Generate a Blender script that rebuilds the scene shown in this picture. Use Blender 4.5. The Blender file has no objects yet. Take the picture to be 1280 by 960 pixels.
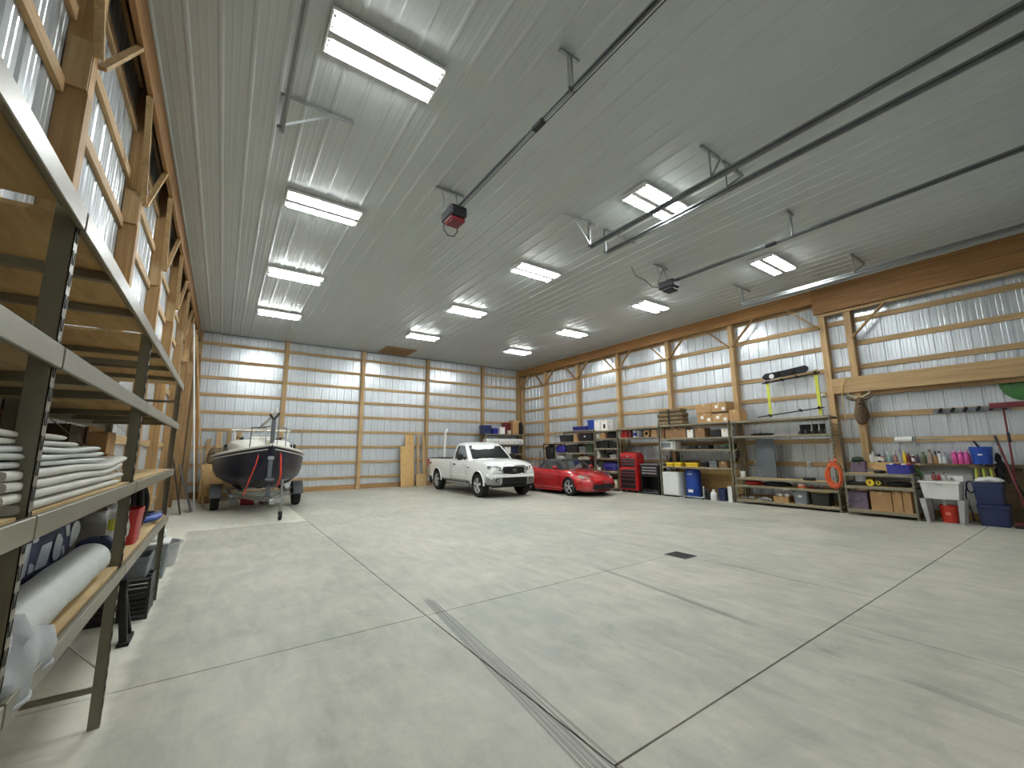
import bpy, bmesh, math, random
from mathutils import Vector, Matrix
random.seed(7)
scn = bpy.context.scene
COL = scn.collection
rad = math.radians
# ---------------- camera (photo 1280x960, focal 516.6 px) ----------------
CAMM = ((0.82186436, -0.56963674, -0.00727646), (0.08421969, 0.1341237, -0.9873793), (0.56342347, 0.81087904, 0.15820612))
FPX = 516.6
CAMZ = 1.61
cd = bpy.data.cameras.new('camera')
cd.sensor_width = 36.0
cd.lens = FPX / 1280 * 36.0
cd.clip_start = 0.05
cam = bpy.data.objects.new('camera', cd)
COL.objects.link(cam)
r_, d_, f_ = CAMM
cam.matrix_world = Matrix(((r_[0], -d_[0], -f_[0], 0), (r_[1], -d_[1], -f_[1], 0), (r_[2], -d_[2], -f_[2], CAMZ), (0, 0, 0, 1)))
scn.camera = cam
# ---------------- world, exposure ----------------
w = bpy.data.worlds.new('world')
scn.world = w
w.use_nodes = True
w.node_tree.nodes['Background'].inputs[0].default_value = (0.02, 0.025, 0.04, 1)
w.node_tree.nodes['Background'].inputs[1].default_value = 0.3
vs = scn.view_settings
vs.view_transform = 'Standard'
vs.look = 'None'
vs.gamma = 1
vs.use_curve_mapping = False
vs.exposure = 0.72
TUBE_STRENGTH = 58.0

def ray(px, py):
    c = ((px - 640) / FPX, (py - 480) / FPX, 1.0)
    return [sum(CAMM[k][i] * c[k] for k in range(3)) for i in range(3)]
def onx(px, py, X):          # pixel direction met with a plane of constant x -> (y, z)
    d = ray(px, py); t = X / d[0]
    return d[1] * t, CAMZ + d[2] * t

# ---------------- mesh helpers ----------------
class MB:
    def __init__(s): s.v = []; s.f = []
    def add(s, vs, fs):
        o = len(s.v); s.v += [tuple(p) for p in vs]; s.f += [tuple(i + o for i in f) for f in fs]; return s
    def box(s, x0, y0, z0, x1, y1, z1):
        return s.add([(x0, y0, z0), (x1, y0, z0), (x1, y1, z0), (x0, y1, z0), (x0, y0, z1), (x1, y0, z1), (x1, y1, z1), (x0, y1, z1)],
                     [(3, 2, 1, 0), (4, 5, 6, 7), (0, 1, 5, 4), (1, 2, 6, 5), (2, 3, 7, 6), (3, 0, 4, 7)])
    def bar(s, p0, p1, w, h, up=(0, 0, 1)):       # rectangular bar from p0 to p1
        a, b = Vector(p0), Vector(p1); d = (b - a).normalized(); u = Vector(up)
        if abs(d.dot(u)) > .95: u = Vector((1, 0, 0))
        sx = d.cross(u).normalized() * w / 2; sz = sx.cross(d).normalized() * h / 2
        vs = [q + i * sx + j * sz for q in (a, b) for i, j in ((-1, -1), (1, -1), (1, 1), (-1, 1))]
        return s.add(vs, [(3, 2, 1, 0), (4, 5, 6, 7), (0, 1, 5, 4), (1, 2, 6, 5), (2, 3, 7, 6), (3, 0, 4, 7)])
    def loft(s, rings, cap=True, close=True):
        n = len(rings[0]); vs = [p for r in rings for p in r]; fs = []
        for i in range(len(rings) - 1):
            for j in range(n if close else n - 1):
                k = (j + 1) % n
                fs.append((i * n + j, i * n + k, (i + 1) * n + k, (i + 1) * n + j))
        if cap: fs.append(tuple(range(n - 1, -1, -1))); fs.append(tuple((len(rings) - 1) * n + j for j in range(n)))
        return s.add(vs, fs)
    def cyl(s, p0, p1, r0, r1=None, n=12, cap=True):
        r1 = r0 if r1 is None else r1
        a, b = Vector(p0), Vector(p1); d = (b - a).normalized()
        u = Vector((0, 0, 1)) if abs(d.z) < .9 else Vector((1, 0, 0))
        x = d.cross(u).normalized(); y = d.cross(x)
        rg = lambda c, r: [c + r * (math.cos(t) * x + math.sin(t) * y) for t in [2 * math.pi * i / n for i in range(n)]]
        return s.loft([rg(a, r0), rg(b, r1)][::-1], cap)
    def tube(s, pts, r, n=8, closed=False):
        P = [Vector(p) for p in pts]; m = len(P); rings = []; prev = None
        for i in range(m):
            if closed: d = P[(i + 1) % m] - P[i - 1]
            else: d = P[min(i + 1, m - 1)] - P[max(i - 1, 0)]
            d.normalize()
            if prev is None: prev = d.orthogonal().normalized()
            x = (prev - d * prev.dot(d)).normalized(); prev = x; y = d.cross(x)
            rr = r[i] if isinstance(r, (list, tuple)) else r
            rings.append([P[i] + rr * (math.cos(t) * x + math.sin(t) * y) for t in [2 * math.pi * k / n for k in range(n)]])
        if closed: rings.append(rings[0])
        return s.loft(rings, not closed)
    def lathe(s, prof, n=16, c=(0, 0, 0), axis='z', cap=True):
        rings = []
        for r, z in prof:
            q = []
            for i in range(n):
                t = 2 * math.pi * i / n; x, y = r * math.cos(t), r * math.sin(t)
                p = (x, y, z) if axis == 'z' else ((x, z, -y) if axis == 'y' else (z, x, y))
                q.append((p[0] + c[0], p[1] + c[1], p[2] + c[2]))
            rings.append(q)
        return s.loft(rings, cap)
    def sph(s, c, rx, ry=None, rz=None, n=12, m=8, f=None):
        ry = rx if ry is None else ry; rz = rx if rz is None else rz
        rings = []
        for i in range(m + 1):
            a = -math.pi / 2 + math.pi * i / m
            ca = max(math.cos(a), .02)
            q = []
            for j in range(n):
                t = 2 * math.pi * j / n
                k = f(a, t) if f else 1
                q.append((c[0] + rx * ca * math.cos(t) * k, c[1] + ry * ca * math.sin(t) * k, c[2] + rz * math.sin(a) * k))
            rings.append(q)
        return s.loft(rings)
    def prism(s, poly, a0, a1, axis='y'):
        def P(u, v, a): return {'x': (a, u, v), 'y': (u, a, v), 'z': (u, v, a)}[axis]
        r0 = [P(u, v, a0) for u, v in poly]; r1 = [P(u, v, a1) for u, v in poly]
        return s.loft([r0, r1])
    def xf(s, m):
        s.v = [tuple(m @ Vector(p)) for p in s.v]; return s

def mesh_of(b, name, mat=None, smooth=None, bev=0):
    me = bpy.data.meshes.new(name)
    me.from_pydata(b.v, [], b.f)
    bm = bmesh.new(); bm.from_mesh(me)
    bmesh.ops.recalc_face_normals(bm, faces=bm.faces)
    if bev: bmesh.ops.bevel(bm, geom=[e for e in bm.edges if len(e.link_faces) == 2 and e.calc_face_angle(0) > .6], offset=bev, segments=1, affect='EDGES', clamp_overlap=True)
    bm.to_mesh(me); bm.free()
    if mat: me.materials.append(mat)
    if smooth:
        me.polygons.foreach_set('use_smooth', [True] * len(me.polygons))
        me.set_sharp_from_angle(angle=rad(smooth))
    return me
def link(name, data, parent=None, loc=(0, 0, 0), rot=None):
    o = bpy.data.objects.new(name, data); COL.objects.link(o)
    o.location = loc
    if rot: o.rotation_euler = rot
    if parent: o.parent = parent
    return o
def part(name, b, mat, parent=None, smooth=None, bev=0, loc=(0, 0, 0), rot=None):
    return link(name, mesh_of(b, name, mat, smooth, bev), parent, loc, rot)
def tag(o, label, cat, group=None):
    o['label'] = label; o['category'] = cat
    if group: o['group'] = group
    return o
def thing(name, label, cat, loc=(0, 0, 0), rz=0, group=None):
    return tag(link(name, None, None, loc, (0, 0, rz)), label, cat, group)
def struct(o):
    o['kind'] = 'structure'; return o
def copy_tree(o, parent=None):
    c = o.copy(); COL.objects.link(c)
    if parent: c.parent = parent
    for ch in list(o.children): copy_tree(ch, c)
    return c
def difference(b, cutters, mat, name, smooth=35):
    a = link('tmp', mesh_of(b, name)); cs = []
    for c in cutters:
        co = link('tmpc', mesh_of(c, 'c')); cs.append(co)
        m = a.modifiers.new('b', 'BOOLEAN'); m.operation = 'DIFFERENCE'; m.solver = 'EXACT'; m.object = co
    bpy.context.view_layer.update()
    dg = bpy.context.evaluated_depsgraph_get()
    me = bpy.data.meshes.new_from_object(a.evaluated_get(dg))
    for o in [a] + cs: bpy.data.objects.remove(o)
    me.name = name; me.materials.clear(); me.materials.append(mat)
    me.polygons.foreach_set('use_smooth', [True] * len(me.polygons)); me.set_sharp_from_angle(angle=rad(smooth))
    return me

# ---------------- materials ----------------
def newmat(name):
    m = bpy.data.materials.new(name); m.use_nodes = True
    nt = m.node_tree; return m, nt, nt.nodes, nt.links, nt.nodes['Principled BSDF']
def lin(c): return tuple(((x / 12.92) if x <= .04045 else ((x + .055) / 1.055) ** 2.4) for x in c)
def pm(name, col, rough=.5, metal=0, var=.12, scale=6, bump=0, coat=0, spec=.5, alpha=1):
    m, nt, N, L, P = newmat(name)
    c = lin(col)
    tc = N.new('ShaderNodeTexCoord'); nz = N.new('ShaderNodeTexNoise'); nz.inputs['Scale'].default_value = scale; nz.inputs['Detail'].default_value = 4
    L.new(tc.outputs['Object'], nz.inputs['Vector'])
    rp = N.new('ShaderNodeValToRGB')
    rp.color_ramp.elements[0].position = .3; rp.color_ramp.elements[1].position = .7
    rp.color_ramp.elements[0].color = tuple(x * (1 - var) for x in c) + (1,); rp.color_ramp.elements[1].color = tuple(min(1, x * (1 + var)) for x in c) + (1,)
    L.new(nz.outputs['Fac'], rp.inputs[0]); L.new(rp.outputs[0], P.inputs['Base Color'])
    P.inputs['Roughness'].default_value = rough; P.inputs['Metallic'].default_value = metal
    P.inputs['Coat Weight'].default_value = coat; P.inputs['Coat Roughness'].default_value = .05
    P.inputs['Specular IOR Level'].default_value = spec
    if alpha < 1: P.inputs['Alpha'].default_value = alpha
    if bump:
        bp = N.new('ShaderNodeBump'); bp.inputs['Strength'].default_value = bump; bp.inputs['Distance'].default_value = .02
        L.new(nz.outputs['Fac'], bp.inputs['Height']); L.new(bp.outputs[0], P.inputs['Normal'])
    return m
def wood(name, c0, c1, axis, rough=.65):
    m, nt, N, L, P = newmat(name)
    tc = N.new('ShaderNodeTexCoord'); oi = N.new('ShaderNodeObjectInfo')
    sc = {'x': (.5, 14, 14), 'y': (14, .5, 14), 'z': (14, 14, .5)}[axis]
    mp = N.new('ShaderNodeMapping'); mp.inputs['Scale'].default_value = sc
    L.new(tc.outputs['Object'], mp.inputs['Vector'])
    cb = N.new('ShaderNodeCombineXYZ'); ml = N.new('ShaderNodeMath'); ml.operation = 'MULTIPLY'; ml.inputs[1].default_value = 60
    L.new(oi.outputs['Random'], ml.inputs[0])
    for i in range(3): L.new(ml.outputs[0], cb.inputs[i])
    L.new(cb.outputs[0], mp.inputs['Location'])
    nz = N.new('ShaderNodeTexNoise'); nz.inputs['Scale'].default_value = 1.6; nz.inputs['Detail'].default_value = 5; nz.inputs['Distortion'].default_value = .8
    L.new(mp.outputs[0], nz.inputs['Vector'])
    rp = N.new('ShaderNodeValToRGB'); e = rp.color_ramp.elements
    e[0].position = .3; e[1].position = .68; e[0].color = lin(c0) + (1,); e[1].color = lin(c1) + (1,)
    L.new(nz.outputs['Fac'], rp.inputs[0])
    hs = N.new('ShaderNodeHueSaturation'); mr = N.new('ShaderNodeMapRange'); mr.inputs['To Min'].default_value = .8; mr.inputs['To Max'].default_value = 1.15
    L.new(oi.outputs['Random'], mr.inputs['Value']); L.new(mr.outputs[0], hs.inputs['Value']); L.new(rp.outputs[0], hs.inputs['Color'])
    L.new(hs.outputs[0], P.inputs['Base Color']); P.inputs['Roughness'].default_value = rough
    bp = N.new('ShaderNodeBump'); bp.inputs['Strength'].default_value = .15; bp.inputs['Distance'].default_value = .01
    L.new(nz.outputs['Fac'], bp.inputs['Height']); L.new(bp.outputs[0], P.inputs['Normal'])
    return m
def ply(name, c0, c1, sx=(2, 7, 2)):
    m, nt, N, L, P = newmat(name)
    tc = N.new('ShaderNodeTexCoord'); mp = N.new('ShaderNodeMapping'); mp.inputs['Scale'].default_value = sx
    L.new(tc.outputs['Object'], mp.inputs['Vector'])
    wv = N.new('ShaderNodeTexNoise'); wv.inputs['Scale'].default_value = 2.2; wv.inputs['Distortion'].default_value = 1.6; wv.inputs['Detail'].default_value = 6
    L.new(mp.outputs[0], wv.inputs['Vector'])
    rp = N.new('ShaderNodeValToRGB'); e = rp.color_ramp.elements; e[0].position = .32; e[1].position = .66; e[0].color = lin(c0) + (1,); e[1].color = lin(c1) + (1,)
    L.new(wv.outputs['Fac'], rp.inputs[0]); L.new(rp.outputs[0], P.inputs['Base Color']); P.inputs['Roughness'].default_value = .7
    return m
def concrete():
    m, nt, N, L, P = newmat('concrete_floor')
    geo = N.new('ShaderNodeNewGeometry'); sep = N.new('ShaderNodeSeparateXYZ'); L.new(geo.outputs['Position'], sep.inputs[0])
    X, Y = sep.outputs[0], sep.outputs[1]
    def mth(op, a, b=None, c=None):
        n = N.new('ShaderNodeMath'); n.operation = op
        for i, q in enumerate((a, b, c)):
            if q is None: continue
            if isinstance(q, (int, float)): n.inputs[i].default_value = q
            else: L.new(q, n.inputs[i])
        return n.outputs[0]
    def noise(scale, detail=5, rough=.6, vec=None, dist=0):
        n = N.new('ShaderNodeTexNoise'); n.inputs['Scale'].default_value = scale; n.inputs['Detail'].default_value = detail; n.inputs['Roughness'].default_value = rough
        n.inputs['Distortion'].default_value = dist
        L.new(vec if vec else geo.outputs['Position'], n.inputs['Vector']); return n.outputs['Fac']
    def mapr(v, a, b, c, d, smooth=False):
        n = N.new('ShaderNodeMapRange'); n.interpolation_type = 'SMOOTHSTEP' if smooth else 'LINEAR'
        L.new(v, n.inputs['Value'])
        for k, q in zip(('From Min', 'From Max', 'To Min', 'To Max'), (a, b, c, d)): n.inputs[k].default_value = q
        return n.outputs[0]
    big = noise(.45, 4); mid = noise(2.6, 8, .7, dist=.6); fine = noise(38, 3)
    mpg = N.new('ShaderNodeMapping'); mpg.inputs['Scale'].default_value = (5.0, 1.3, 1); mpg.inputs['Rotation'].default_value = (0, 0, .5)
    L.new(geo.outputs['Position'], mpg.inputs['Vector'])
    trow = noise(1.4, 5, .6, mpg.outputs[0], .5)
    v = mth('ADD', mapr(big, .3, .7, -.12, .12), mapr(mid, .3, .7, -.17, .17))
    v = mth('ADD', v, mapr(fine, .3, .7, -.03, .03)); v = mth('ADD', v, mapr(trow, .32, .68, -.11, .11))
    # paler tone in the floor colour: strip along the left wall and the bay under the boat
    wob = mapr(noise(3, 3), .3, .7, -.03, .03)
    xs = mth('ADD', X, wob); ys = mth('ADD', Y, wob)
    s1 = mapr(xs, -.5, -.38, 1, 0, True)
    s2 = mth('MULTIPLY', mapr(ys, 11.05, 11.2, 0, 1, True), mapr(xs, 1.75, 1.82, 1, 0, True))
    strip = mth('MAXIMUM', s1, s2)
    v = mth('ADD', v, mth('MULTIPLY', strip, .55))
    # tyre marks
    def mark(x0, y0, x1, y1, wd, seed, lo=.35, taper=.25):
        t = mapr(Y, y0, y1, 0, 1)
        cx = mapr(Y, y0, y1, x0, x1)
        dxx = mth('SUBTRACT', X, cx)
        inside = mth('MULTIPLY', mapr(mth('ABSOLUTE', dxx), wd * .55, wd, 1, 0), mth('MULTIPLY', mapr(Y, min(y0, y1), min(y0, y1) + taper, 0, 1), mapr(Y, max(y0, y1) - taper, max(y0, y1), 1, 0)))
        cb = N.new('ShaderNodeCombineXYZ'); L.new(mth('MULTIPLY', dxx, 55), cb.inputs[0]); L.new(mth('MULTIPLY', Y, .35), cb.inputs[1]); cb.inputs[2].default_value = seed
        st = mapr(noise(1.3, 2, .5, cb.outputs[0]), .42, .58, lo, 1)
        return mth('MULTIPLY', inside, st)
    mk = mth('MULTIPLY', mark(1.69, 1.3, 2.0, 4.6, .07, 3.1, .0, .1), .35)
    for q, (xa, xb, wd_) in enumerate(((1.60, 1.965, .012), (1.635, 1.98, .016), (1.67, 1.99, .012), (1.71, 2.005, .018), (1.75, 2.015, .010), (1.79, 2.03, .014))):
        mk = mth('MAXIMUM', mk, mth('MULTIPLY', mark(xa, 1.3, xb, 4.62 - .04 * (q % 3), wd_, q * 2.3, .55, .12), .72))
    for a in ((4.42, 4.4, 4.17, 2.0, .05, 1.0, .6, .4, .5), (4.15, 1.66, 4.1, 1.4, .05, 2.0, .6, .1, .4), (4.1, 1.15, 4.0, .4, .07, 5.0, .4, .2, .35), (2.35, 3.0, 2.3, 4.9, .03, 7, .1, .5, .12), (2.15, 3.4, 2.18, 5.0, .04, 9, .1, .5, .12),
              (6.0, 7.4, 6.1, 6.2, .03, 4.0, .5, .4, .15), (3.1, 8.7, 3.6, 11.5, .06, 6.0, .4, .8, .1)):
        mk = mth('MAXIMUM', mk, mth('MULTIPLY', mark(*a[:8]), a[8]))
    spots = mapr(noise(1.1, 2, .4), .76, .80, 0, .25)
    mk = mth('MAXIMUM', mk, spots)
    base = N.new('ShaderNodeMix'); base.data_type = 'RGBA'
    L.new(mapr(big, .35, .65, 0, 1), base.inputs['Factor'])
    base.inputs[6].default_value = lin((.685, .685, .635)) + (1,); base.inputs[7].default_value = lin((.712, .70, .645)) + (1,)
    hs = N.new('ShaderNodeHueSaturation'); L.new(mth('ADD', v, 1.0), hs.inputs['Value']); L.new(base.outputs[2], hs.inputs['Color'])
    mx = N.new('ShaderNodeMix'); mx.data_type = 'RGBA'; L.new(mk, mx.inputs['Factor']); L.new(hs.outputs[0], mx.inputs[6]); mx.inputs[7].default_value = (.035, .035, .034, 1)
    L.new(mx.outputs[2], P.inputs['Base Color'])
    L.new(mapr(mid, .3, .7, .38, .6), P.inputs['Roughness']); P.inputs['Specular IOR Level'].default_value = .4
    bp = N.new('ShaderNodeBump'); bp.inputs['Strength'].default_value = .08; bp.inputs['Distance'].default_value = .01; L.new(fine, bp.inputs['Height']); L.new(bp.outputs[0], P.inputs['Normal'])
    return m
def emis(name, col, st):
    m, nt, N, L, P = newmat(name)
    P.inputs['Base Color'].default_value = col + (1,); P.inputs['Emission Color'].default_value = col + (1,); P.inputs['Emission Strength'].default_value = st
    return m

CONC = concrete()
SIDING = pm('steel_siding', (.80, .82, .83), .26, .4, .06, 1.5)
CEIL = pm('white_ceiling_steel', (.71, .73, .725), .33, .0, .03, 1.2, spec=.6)
WX, WY, WZ = [wood('pine_' + a, (.59, .48, .325), (.72, .60, .425), a) for a in 'xyz']
BX, BY, BZ = [wood('beam_' + a, (.47, .32, .15), (.61, .44, .23), a) for a in 'xyz']
DX, DY, DZ = [wood('post_' + a, (.53, .40, .24), (.67, .53, .34), a) for a in 'xyz']
PLY = ply('plywood', (.68, .57, .39), (.78, .67, .47), (5, .8, 5))
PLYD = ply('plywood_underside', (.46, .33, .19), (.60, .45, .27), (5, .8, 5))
OSB = pm('oriented_strand_board', (.74, .60, .38), .7, 0, .22, 18)
RACK = pm('olive_grey_rack_paint', (.50, .48, .41), .38, .25, .08, 3)
RACKD = pm('dark_rack_paint', (.16, .14, .13), .5)
GALV = pm('galvanised_steel', (.62, .63, .63), .35, .8, .12, 9)
STEEL = pm('plain_steel', (.55, .56, .56), .35, .9, .08, 5)
CHROME = pm('chrome', (.85, .85, .86), .12, 1, .03)
BLACK = pm('black_plastic', (.10, .10, .11), .45)
BLACKM = pm('black_matte', (.07, .07, .075), .8)
RUB = pm('tyre_rubber', (.09, .09, .09), .85, 0, .15, 20, .2)
WHITE = pm('white_plastic', (.88, .88, .86), .4, 0, .03)
WHITEP = pm('white_paint', (.90, .90, .89), .45, 0, .02)
CREAM = pm('cream_cloth', (.80, .78, .68), .85, 0, .1, 8)
GREY = pm('grey_plastic', (.45, .47, .49), .5)
GREYL = pm('light_grey_plastic', (.66, .66, .66), .5)
NAVY = pm('navy_plastic', (.13, .17, .33), .42)
BLUE = pm('blue_plastic', (.10, .25, .58), .4)
BLUEV = pm('violet_blue_plastic', (.16, .16, .52), .42)
RED = pm('red_plastic', (.66, .10, .10), .42)
REDP = pm('red_paint', (.62, .08, .09), .3, 0, .06, 4, coat=.5)
ORANGE = pm('orange_rubber', (.86, .38, .20), .55)
REDOR = pm('red_orange_plastic', (.78, .20, .12), .45)
YEL = pm('yellow_plastic', (.90, .78, .18), .45)
YELG = pm('yellow_green_cloth', (.78, .80, .30), .7)
GREEN = pm('green_plastic', (.26, .50, .24), .5)
GREEND = pm('dark_green_plastic', (.16, .26, .17), .5)
PINK = pm('pink_fluid', (.80, .30, .58), .25)
PURP = pm('dull_purple_panel', (.42, .36, .43), .6)
CARD = pm('cardboard', (.66, .52, .35), .8, 0, .08, 5)
CARDD = pm('brown_cardboard', (.50, .38, .25), .8, 0, .1, 5)
TAPE = pm('packing_tape', (.76, .64, .46), .3)
PAPER = pm('white_paper', (.90, .89, .86), .8, 0, .03)
TARP = pm('white_tarp', (.78, .77, .73), .6, 0, .08, 9, .15)
VINYL = pm('grey_white_vinyl', (.74, .75, .73), .45, 0, .08, 7, .25)
BROWN = pm('brown_canvas', (.42, .35, .25), .9, 0, .2, 10, .3)
MAROON = pm('maroon', (.40, .11, .13), .5)
GLASSD = pm('dark_window_glass', (.09, .10, .105), .08, 0, .1, 2, coat=1)
SILVER = pm('silver_print', (.72, .75, .78), .3, .4, .1, 8)
CLOTH = pm('navy_cloth', (.12, .14, .28), .7, 0, .25, 7, .3)
TUBE = emis('fluorescent_tube', (.94, .985, 1.0), TUBE_STRENGTH)
REFL = pm('white_reflector', (.93, .93, .92), .3, 0, .02)

_lum = {}
def lum(parent, name, x0, y0, z0, x1, y1, z1, mats=(WX, WY, WZ)):
    d = (x1 - x0, y1 - y0, z1 - z0)
    mat = mats if not isinstance(mats, tuple) else mats[max(range(3), key=lambda i: d[i])]
    key = tuple(round(q, 3) for q in d) + (mat.name,)
    if key not in _lum:
        _lum[key] = mesh_of(MB().box(-d[0] / 2, -d[1] / 2, -d[2] / 2, d[0] / 2, d[1] / 2, d[2] / 2), name, mat, bev=.003 if min(d) > .02 else 0)
    return link(name, _lum[key], parent, ((x0 + x1) / 2, (y0 + y1) / 2, (z0 + z1) / 2))
def stick(parent, name, p0, p1, w, h, mat, up=(0, 0, 1)):
    a, b = Vector(p0), Vector(p1); c = (a + b) / 2
    return part(name, MB().bar(a - c, b - c, w, h, up), mat, parent, loc=c)
# ================= room =================
XL, XR, YF, YB, H = -1.29, 13.92, -0.62, 19.04, 6.13
PITCH = .3048
def profile(n, deep):
    base = [(0, -deep), (.012, -deep), (.034, 0), (.096, 0), (.104, -.14 * deep), (.122, -.14 * deep), (.13, 0), (.174, 0), (.182, -.14 * deep), (.20, -.14 * deep), (.208, 0), (.2708, 0), (.2928, -deep)]
    return [(u + k * PITCH, d) for k in range(n) for u, d in base] + [(n * PITCH - .002, -deep)]
def panel_mesh(name, n, length, deep, mat):
    b = MB(); pr = profile(n, deep)
    b.loft([[(u, d, 0) for u, d in pr], [(u, d, length) for u, d in pr]], cap=False, close=False)
    me = bpy.data.meshes.new(name); me.from_pydata(b.v, [], b.f); me.materials.append(mat); return me
# floor: base and cast slabs with recessed joints
fl = struct(part('floor', MB().box(XL - .1, YF - .1, -.3, XR + .1, YB + .1, -.03), pm('joint_grime', (.16, .16, .15), .9)))
def slab(x0, y0, x1, y1, g=(.004, .004, .004, .004)):
    part('slab', MB().box(x0 + g[0], y0 + g[1], -.03, x1 - g[2], y1 - g[3], 0), CONC, fl)
t_, u_, v_ = .006, .005, .004
slab(XL, YF, 1.8, 4.11, (0, 0, t_, u_)); slab(XL, 4.11, 1.8, 11.15, (0, u_, t_, v_)); slab(XL, 11.15, 1.8, YB, (0, v_, u_, 0))
slab(1.8, YF, 4.9, 1.69, (t_, 0, u_, .007)); slab(4.9, YF, XR, 1.69, (u_, 0, 0, .007))
slab(1.8, 1.69, 5.95, 4.11, (t_, .007, v_, u_)); slab(1.8, 4.11, 5.95, YB, (t_, u_, u_, 0))
slab(5.95, 1.69, 9.9, YB, (v_, .006, v_, 0)); slab(9.9, 1.69, XR, YB, (v_, .005, 0, 0))
# ceiling: ribbed liner panels running front to back
ce = struct(part('ceiling', MB().box(-1.0, YF, H + .012, 13.64, YB, H + .04), CEIL))
cm = panel_mesh('ceiling_panel', 3, 9.83, -.012, CEIL)
for i in range(16):
    for j in range(2):
        o = link('ceiling_panel', cm, ce); o.matrix_world = Matrix.Translation((-1.0 + i * .9144, YF + j * 9.83, H - .001 * j)) @ Matrix(((1, 0, 0, 0), (0, 0, 1, 0), (0, -1, 0, 0), (0, 0, 0, 1)))
part('edge_trim', MB().box(13.575, YF, H - .035, 13.6, YB - .06, H - .002), CEIL, ce)
part('edge_trim', MB().box(-.995, YF, H - .03, -.975, YB - .06, H - .002), CEIL, ce)
part('edge_trim', MB().box(-.97, YB - .06, H - .04, 13.57, YB - .035, H - .002), GREY, ce)
struct(part('roof', MB().box(XL - .1, YF - .1, 7.1, XR + .1, YB + .1, 7.2), pm('dark_roof_underside', (.20, .21, .25), .8)))
# siding panels of a wall: origin, direction of u, inward normal
def siding(parent, org, du, inn, count, height):
    me = panel_mesh('siding_panel', 3, height, .030, SIDING)
    for i in range(count):
        o = link('siding_panel', me, parent)
        p = Vector(org) + Vector(du) * (.9144 * i)
        o.matrix_world = Matrix(((du[0], inn[0], 0, p.x), (du[1], inn[1], 0, p.y), (0, 0, 1, p.z), (0, 0, 0, 1)))
GZ = [.5 + .65 * k for k in range(9)]
# --- back wall
wb = struct(part('wall_back', MB().box(XL, YB, 0, XR, YB + .06, 7.1), SIDING))
siding(wb, (XL, YB - .02, 0), (1, 0, 0), (0, -1, 0), 17, H)
bp_ = [-1.0, 1.88, 4.96, 8.08, 11.23, 13.56]
gy = YB - .02
for z in GZ:
    for a, b in zip([XL] + bp_, bp_ + [XR]):
        if b - a > .3: lum(wb, 'girt', a + .075, gy - .04, z - .06, b - .075, gy, z + .06)
for a, b in zip([XL] + bp_, bp_ + [XR]):
    if b - a > .3: lum(wb, 'skirt_board', a + .075, gy - .04, 0, b - .075, gy, .2, (DX, DY, DZ))
for x in bp_:
    lum(wb, 'post', x - .08, gy - .16, 0, x + .08, gy, H - .01)
# --- right wall
wr = struct(part('wall_right', MB().box(XR, YF, 0, XR + .06, YB, 7.1), SIDING))
siding(wr, (XR - .02, YF, 0), (0, 1, 0), (-1, 0, 0), 22, H)
rp_ = [3.69, 4.28, 6.87, 9.3, 11.78, 14.25, 16.7, 18.85]
gx = XR - .02
for z in GZ:
    for a, b in zip([YF] + rp_, rp_):
        if b - a < .3: continue
        if b == 3.69 and (z < 1.5 or abs(z - 3.1) < .1): continue
        lum(wr, 'girt', gx - .04, a + .075, z - .065, gx, b - .075, z + .065)
for a, b in zip(rp_[1:], rp_[2:]): lum(wr, 'skirt_board', gx - .04, a + .075, 0, gx, b - .075, .2, (DX, DY, DZ))
for y in rp_:
    lum(wr, 'post', gx - .22, y - .075, 0, gx, y + .075, 5.70 if y > 4.1 else 5.27)
    if y > 4.5 or y == 3.69:
        for s in (-1, 1):
            if (y == 3.69 and s > 0) or (y > 18 and s > 0): continue
            top = 5.72 if y > 4 else 5.3
            stick(wr, 'knee_brace', (gx - .25, y + s * .05, top - .78), (gx - .25, y + s * .82, top), .04, .09, DY, (1, 0, 0))
stick(wr, 'knee_brace', (gx - .25, 4.33, 4.94), (gx - .25, 5.1, 5.72), .04, .09, DY, (1, 0, 0))
lum(wr, 'carrier_beam', 13.60, 4.42, 5.7, 13.68, 11.7, 6.115, (BX, BY, BZ)); lum(wr, 'carrier_beam', 13.60, 11.7, 5.7, 13.68, 18.98, 6.115, (BX, BY, BZ))
lum(wr, 'header_beam', 13.58, YF, 5.36, 13.66, 4.42, 6.115, (BX, BY, BZ)); lum(wr, 'header_beam', 13.66, YF, 5.28, 13.74, 4.36, 5.36)
lum(wr, 'door_header', 13.60, YF, 3.06, 13.68, 4.2, 3.47); lum(wr, 'door_header', 13.69, YF, 2.96, 13.77, 3.6, 3.3, (DX, DY, DZ))
part('liner_board', MB().box(gx - .03, YF, .02, gx, 3.61, 1.2), pm('white_liner_board', (.82, .82, .80), .55, 0, .05), wr)
lum(wr, 'skirt_board', gx - .06, YF, 0, gx - .03, 3.61, .16, (DX, DY, DZ))
part('backing_board', MB().box(gx - .075, 7.0, .1, gx - .045, 9.2, 1.0), OSB, wr)
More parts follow.
